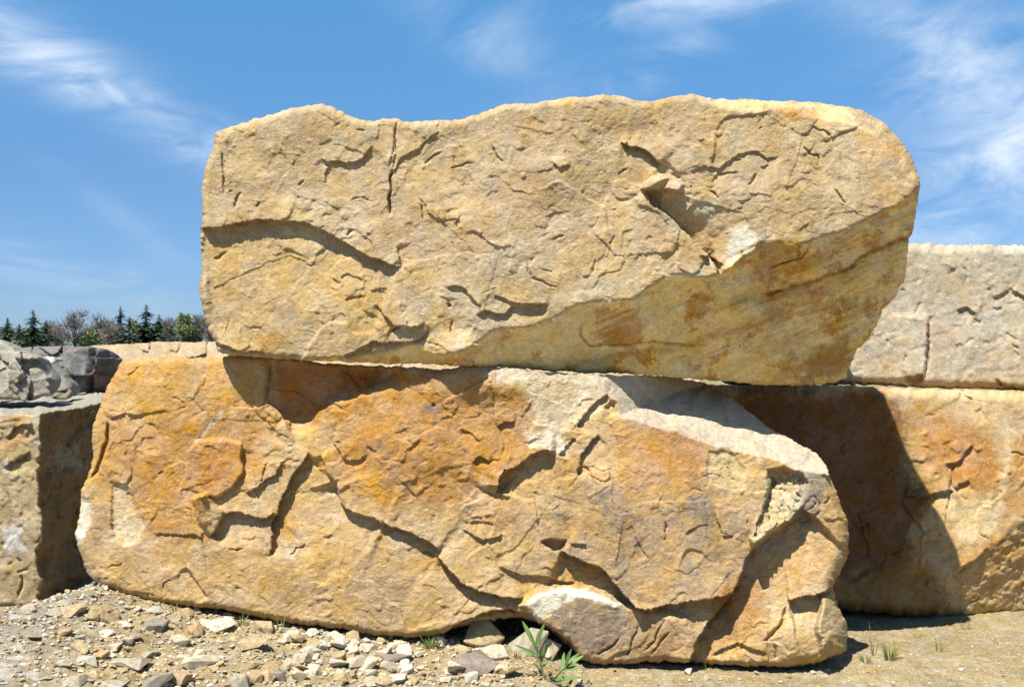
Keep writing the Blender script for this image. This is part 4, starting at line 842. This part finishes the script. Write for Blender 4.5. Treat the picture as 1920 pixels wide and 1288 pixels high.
def tube(V, Fc, pts, rad, n=7):
    b0 = len(V); m = len(pts)
    for i, p in enumerate(pts):
        p = Vector(p); q = Vector(pts[min(i + 1, m - 1)]) - Vector(pts[max(i - 1, 0)]); q.normalize(); s = q.orthogonal().normalized(); t = q.cross(s)
        rr = rad[i] if hasattr(rad, '__len__') else rad
        for k in range(n): a = 2 * math.pi * k / n; V.append(p + (s * math.cos(a) + t * math.sin(a)) * rr)
    for i in range(m - 1):
        for k in range(n): a = b0 + i * n + k; b = b0 + i * n + (k + 1) % n; Fc.append((a, b, b + n, a + n))
# the leafy weed in front of the lower boulder
gx_, gy_, gz_ = on_ground(1020, 1286)
wy = 4.75
def at(px, py, y): return Vector(((px - CX) / F * y, y, EYE - (py - HZ) / F * y))
root = at(1022, 1300, wy); root.z = float(ground_z(root.x, wy)) - .01
rt = bpy.data.objects.new('leafy_weed', None); COL.objects.link(rt); rt.location = root
tag(rt, 'green leafy weed with narrow pointed leaves growing in front of the orange boulder', 'plant')
def rel(px, py, y): return at(px, py, y) - root
def weed_stem(pts, rad):
    V, Fc = [], []; tube(V, Fc, pts, rad); mk('stem', V, Fc, STEM, rt)
weed_stem([Vector((0, 0, 0)), rel(1020, 1270, wy), rel(1012, 1235, wy), rel(1003, 1205, wy + .02)], [.007, .006, .005, .003])
weed_stem([rel(1022, 1285, wy), rel(1035, 1275, wy - .02), rel(1055, 1255, wy - .03), rel(1072, 1238, wy - .03)], [.005, .004, .004, .003])
def weed_leaf(a, b, w, bend=.0):
    d = b - a; V, Fc = [], []; blade(V, Fc, a, d, (0, -.55, .8), d.length, w, bend, 8, .3, .8); mk('leaf', V, Fc, LEAF, rt)
for (a, b, w, dy0, dy1, bd) in [((1003,1210),(979,1163),13,0,.03,0), ((1004,1212),(1022,1166),12,0,-.03,0), ((1003,1215),(992,1180),11,0,-.08,0), ((1005,1218),(1010,1180),9,0,.06,0),
        ((1008,1228),(962,1205),9,0,-.05,.05), ((1010,1232),(970,1213),7,0,.08,.05), ((1010,1232),(1028,1200),9,0,-.09,0), ((1014,1245),(990,1215),9,0,-.10,.0), ((1014,1245),(1022,1205),9,0,-.02,0), ((1016,1252),(1038,1225),7,0,.06,0),
        ((1055,1256),(1092,1248),14,-.03,-.06,.06), ((1060,1250),(1095,1228),12,-.03,-.02,0), ((1060,1250),(1072,1215),13,-.03,-.08,0), ((1052,1258),(1058,1222),10,-.03,.06,0), ((1062,1246),(1088,1222),9,-.03,.08,0), ((1066,1243),(1078,1228),8,-.03,.0,0), ((1040,1272),(1096,1268),13,-.02,-.10,.05), ((1035,1276),(1070,1284),9,-.02,-.12,.0), ((1050,1262),(1045,1230),8,-.03,-.1,0), ((1018,1262),(998,1240),7,0,-.06,0), ((1020,1270),(1046,1250),7,0,-.1,0)]:
    weed_leaf(rel(a[0], a[1], wy + dy0), rel(b[0], b[1], wy + dy1), w / F * wy * .36, bd)
def tuft(px, py, n, hpx, spread, label, seed, y=None, lean=0, w=1.0):
    rr = random.Random(seed); x, yy, z = on_ground(px, py); k = yy / F; V, Fc = [], []
    for i in range(n):
        a = rr.uniform(0, 6.28); q = rr.random() ** .7 * spread; L = hpx * k * rr.uniform(.45, 1.05)
        blade(V, Fc, (math.cos(a) * .008 * (1 + spread), math.sin(a) * .008 * (1 + spread), -.004), (math.cos(a) * q + lean, math.sin(a) * q, 1), (math.cos(a), math.sin(a), .05), L, w * rr.uniform(.0012, .0024), rr.uniform(.0, .35) * spread, 5, .2, .6)
    o = mk('grass_tuft', V, Fc, GRASS); o.location = (x, yy, z); tag(o, label, 'grass', 'grass tufts at the foot of the boulders'); return o
tuft(808, 1214, 60, 34, 1.1, 'thick green grass tuft under the boulder beside the hollow', 1, w=1.4)
tuft(452, 1174, 26, 30, .8, 'small green tuft beside the tan brick-shaped stone', 2); tuft(525, 1182, 12, 34, .4, 'thin pale tuft between rubble stones and boulder edge', 3)
tuft(664, 1190, 30, 36, .4, 'upright sparse tuft below the lowest boulder edge', 4); tuft(690, 1192, 20, 26, .6, 'short fine tuft right of the upright sparse tuft', 5)
tuft(330, 1148, 8, 24, .6, 'few thin blades in the shade under the boulder', 6); tuft(386, 1150, 6, 30, .3, 'two or three upright blades beside the cream wedge', 7); tuft(972, 1236, 16, 32, .5, 'wispy dry tuft against the upright grey stone', 8)
tuft(1668, 1236, 60, 46, .9, 'pale feathery grass tuft on the bare soil at right', 9, w=.9); tuft(1638, 1228, 6, 66, .35, 'tall single bent grass stalks beside the feathery tuft', 10)
tuft(1600, 1176, 26, 26, .8, 'dark tuft in the shadow beside the boulder end', 11); tuft(1328, 1258, 8, 18, .5, 'tiny tuft of blades by the white pebble', 12); tuft(1407, 1258, 8, 22, .3, 'tiny upright blades under the middle of the boulder foot', 13); tuft(1760, 1222, 8, 30, .3, 'lone stalks on the open soil at far right', 14)
tuft(1620, 1240, 24, 26, .9, 'low weed clump at the tip of the boulder shadow', 15); tuft(1808, 1178, 10, 20, .8, 'short blades at the foot of the brown block', 16); tuft(1720, 1195, 14, 18, .9, 'low green sprouts near the brown block shadow', 17); tuft(1870, 1205, 10, 14, .9, 'sparse sprouts near the right edge of the soil', 18)

# ------------------------------------------------------------------ trees on the skyline
BARK = bpy.data.materials.new('tree_bark'); BARK.use_nodes = True
def simple(m, col):
    t = m.node_tree; pb = t.nodes['Principled BSDF']; pb.inputs['Roughness'].default_value = .9
    no = N(t, 'ShaderNodeTexNoise'); no.inputs['Scale'].default_value = 3; mi = N(t, 'ShaderNodeMix', data_type='RGBA'); t.links.new(no.outputs[0], mi.inputs[0])
    mi.inputs[6].default_value = (*[c * .6 for c in col], 1); mi.inputs[7].default_value = (*[c * 1.4 for c in col], 1); t.links.new(mi.outputs[2], pb.inputs['Base Color'])
simple(BARK, (.10, .075, .06))
NEEDLE = leaf_material('spruce_needles', (.012, .028, .012), (.03, .055, .022), .1); SPRING = leaf_material('spring_leaves', (.10, .14, .04), (.19, .23, .075), .25); TWIG = leaf_material('budding_twigs', (.10, .08, .065), (.19, .15, .11), .1); MOSS = leaf_material('hazy_leaves', (.11, .13, .05), (.16, .18, .08), .2)
TY = 190.0
def tree(px, top, kind, wpx, label, seed, base=662, y=None):
    rr = random.Random(seed); y = y or TY + rr.uniform(-15, 25); k = y / F; x = (px - CX) * k; zt = EYE + (HZ - top) * k; gz = float(ground_z(x, y)); h = zt - gz + 3; R = wpx * k * .5; z0 = gz - .3; h = zt - z0
    root = bpy.data.objects.new({'spruce': 'spruce_tree', 'bare': 'bare_tree', 'green': 'leafy_tree', 'moss': 'leafy_tree'}[kind], None); COL.objects.link(root); root.location = (x, y, z0)
    tag(root, label, 'tree', 'trees on the skyline'); V, Fc = [], []; tube(V, Fc, [(0, 0, 0), (0, 0, h * .5), (0, 0, h * .97)], [h * .018, h * .012, .02], 6); CV, CF = [], []
    if kind == 'spruce':
        nb_ = rr.randint(26, 40)
        for i in range(nb_):
            t = (i / nb_) ** .9; zz = h * (.12 + .87 * t); L0 = 2.3 * R * (1 - t) ** .9 * rr.choice((.35, .7, .9, 1.0, 1.3)) * rr.uniform(.8, 1.1) + .05
            for b in range(9):
                a = rr.uniform(0, 6.28); L = L0 * rr.uniform(.55, 1.1)
                for q in range(5):
                    f0 = q / 5; c = Vector((math.cos(a) * L * f0, math.sin(a) * L * f0, zz - .25 * L * f0 ** 1.5 + .05)); ww = (.16 + .34 * (1 - f0)) * (.25 + L * .36)
                    d = Vector((math.cos(a + rr.uniform(-.7, .7)), math.sin(a + rr.uniform(-.7, .7)), rr.uniform(-.7, .1))) * (ww * 1.5); s = Vector((-math.sin(a), math.cos(a), rr.uniform(-.5, .5))) * ww
                    n0 = len(CV); CV += [c - s * .6, c + s * .6, c + d]; CF.append((n0, n0 + 1, n0 + 2))
        mat = NEEDLE
    else:
        dens = {'bare': 900, 'green': 1500, 'moss': 1300}[kind]; lobes = [(rr.uniform(-.55, .55) * R, rr.uniform(-.5, .5) * R, h * rr.uniform(.45, .9), rr.uniform(.35, .6)) for _ in range(9)]
        for (lx, ly, lz, lr) in lobes:                                   # limbs
            tube(V, Fc, [(0, 0, h * .25), (lx * .5, ly * .5, (lz + h * .25) * .5), (lx, ly, lz)], [h * .009, h * .006, .02], 5)
            for _ in range(14):
                a = rr.uniform(0, 6.28); L = R * lr * rr.uniform(.6, 1.3); tube(V, Fc, [(lx, ly, lz), (lx + math.cos(a) * L * .6, ly + math.sin(a) * L * .6, lz + L * rr.uniform(-.1, .9)), (lx + math.cos(a) * L * .9, ly + math.sin(a) * L, lz + L * rr.uniform(.3, 1.3))], [.05, .03, .01], 4)
        for i in range(dens):
            lx, ly, lz, lr = rr.choice(lobes); v = Vector((rr.gauss(0, 1), rr.gauss(0, 1), rr.gauss(0, 1))); v = v.normalized() * rr.random() ** .5; c = Vector((lx, ly, lz)) + Vector((v.x * R * lr, v.y * R * lr, v.z * R * lr * 1.1)); c.z = min(c.z, h)
            d = Vector((rr.gauss(0, 1), rr.gauss(0, 1), rr.gauss(.4, 1))).normalized(); s = d.orthogonal().normalized()
            L, w = (rr.uniform(.5, 1.1), .035) if kind == 'bare' else (rr.uniform(.25, .5), rr.uniform(.12, .25)); n0 = len(CV); CV += [c - s * w, c + s * w, c + d * L]; CF.append((n0, n0 + 1, n0 + 2))
        mat = {'bare': TWIG, 'green': SPRING, 'moss': MOSS}[kind]
    mk('trunk', V, Fc, BARK, root); mk('crown', CV, CF, mat, root)
for i, a in enumerate([(-14, 606, 'spruce', 52, 'dark spruce cut by the left edge of the skyline'), (14, 594, 'spruce', 42, 'slim dark spruce nearest the left edge'), (36, 606, 'spruce', 36, 'dark pointed spruce second from the left edge'), (62, 579, 'spruce', 56, 'tallest dark spruce above the grey rocks at far left'), (86, 600, 'spruce', 50, 'shorter dark spruce leaning on the tallest one at far left'),
        (45, 640, 'green', 40, 'low bright green bush under the dark spruces'), (103, 616, 'bare', 44, 'low brown bare tree right of the dark spruces'), (140, 582, 'bare', 62, 'grey bare crowned tree left of the middle of the skyline'), (160, 618, 'green', 76, 'wide fresh green bush beneath the bare trees'), (188, 588, 'bare', 52, 'brownish bare tree just left of the twin spruce'),
        (226, 573, 'spruce', 46, 'dark spruce with a sharp tip left of the bright gap'), (243, 592, 'spruce', 46, 'shorter spruce touching the sharp tipped one'), (274, 569, 'spruce', 58, 'airy tall spruce with open branches'), (298, 588, 'spruce', 46, 'smaller airy spruce right of the tall one'), (285, 618, 'moss', 60, 'dull olive bush at the foot of the airy spruces'),
        (318, 606, 'bare', 44, 'thin grey bare tree in the gap right of the spruces'), (342, 584, 'green', 42, 'fresh green poplar shaped tree near the tan boulder'), (350, 610, 'green', 40, 'low green tree at the foot of the poplar shaped one'), (375, 584, 'bare', 40, 'reddish brown bare tree touching the tan boulder edge'), (400, 590, 'bare', 44, 'brown bare tree half hidden by the tan boulder'), (258, 622, 'bare', 50, 'low brown thicket tree between the spruces'), (210, 612, 'bare', 50, 'low grey thicket tree left of the sharp tipped spruce')]):
    tree(*a, seed=500 + i)
for i, (px, top, kind, w, lb) in enumerate([(-30, 612, 'moss', 60, 'olive thicket at the far left end of the skyline'), (22, 622, 'moss', 60, 'dim olive thicket under the slim dark spruces'), (72, 618, 'moss', 56, 'brown olive thicket at the foot of the tallest far left spruce'), (120, 612, 'bare', 70, 'wide leafless thicket beneath the grey bare tree'), (180, 606, 'moss', 60, 'hazy olive crown beside the fresh green bush'), (205, 604, 'bare', 60, 'pale leafless crown before the sharp tipped spruce'), (262, 606, 'moss', 56, 'dark olive crown between the spruce pairs'), (308, 612, 'moss', 60, 'dull crown right of the airy spruces'), (330, 604, 'bare', 60, 'grey leafless crown behind the poplar shaped tree'), (362, 606, 'moss', 56, 'soft green crown left of the reddish bare tree'), (392, 600, 'bare', 60, 'leafless crown nearest the tan boulder edge'), (420, 606, 'moss', 60, 'olive crown mostly behind the tan boulder')]):
    tree(px, top - 7, kind, w, lb, 700 + i, y=TY + 30)
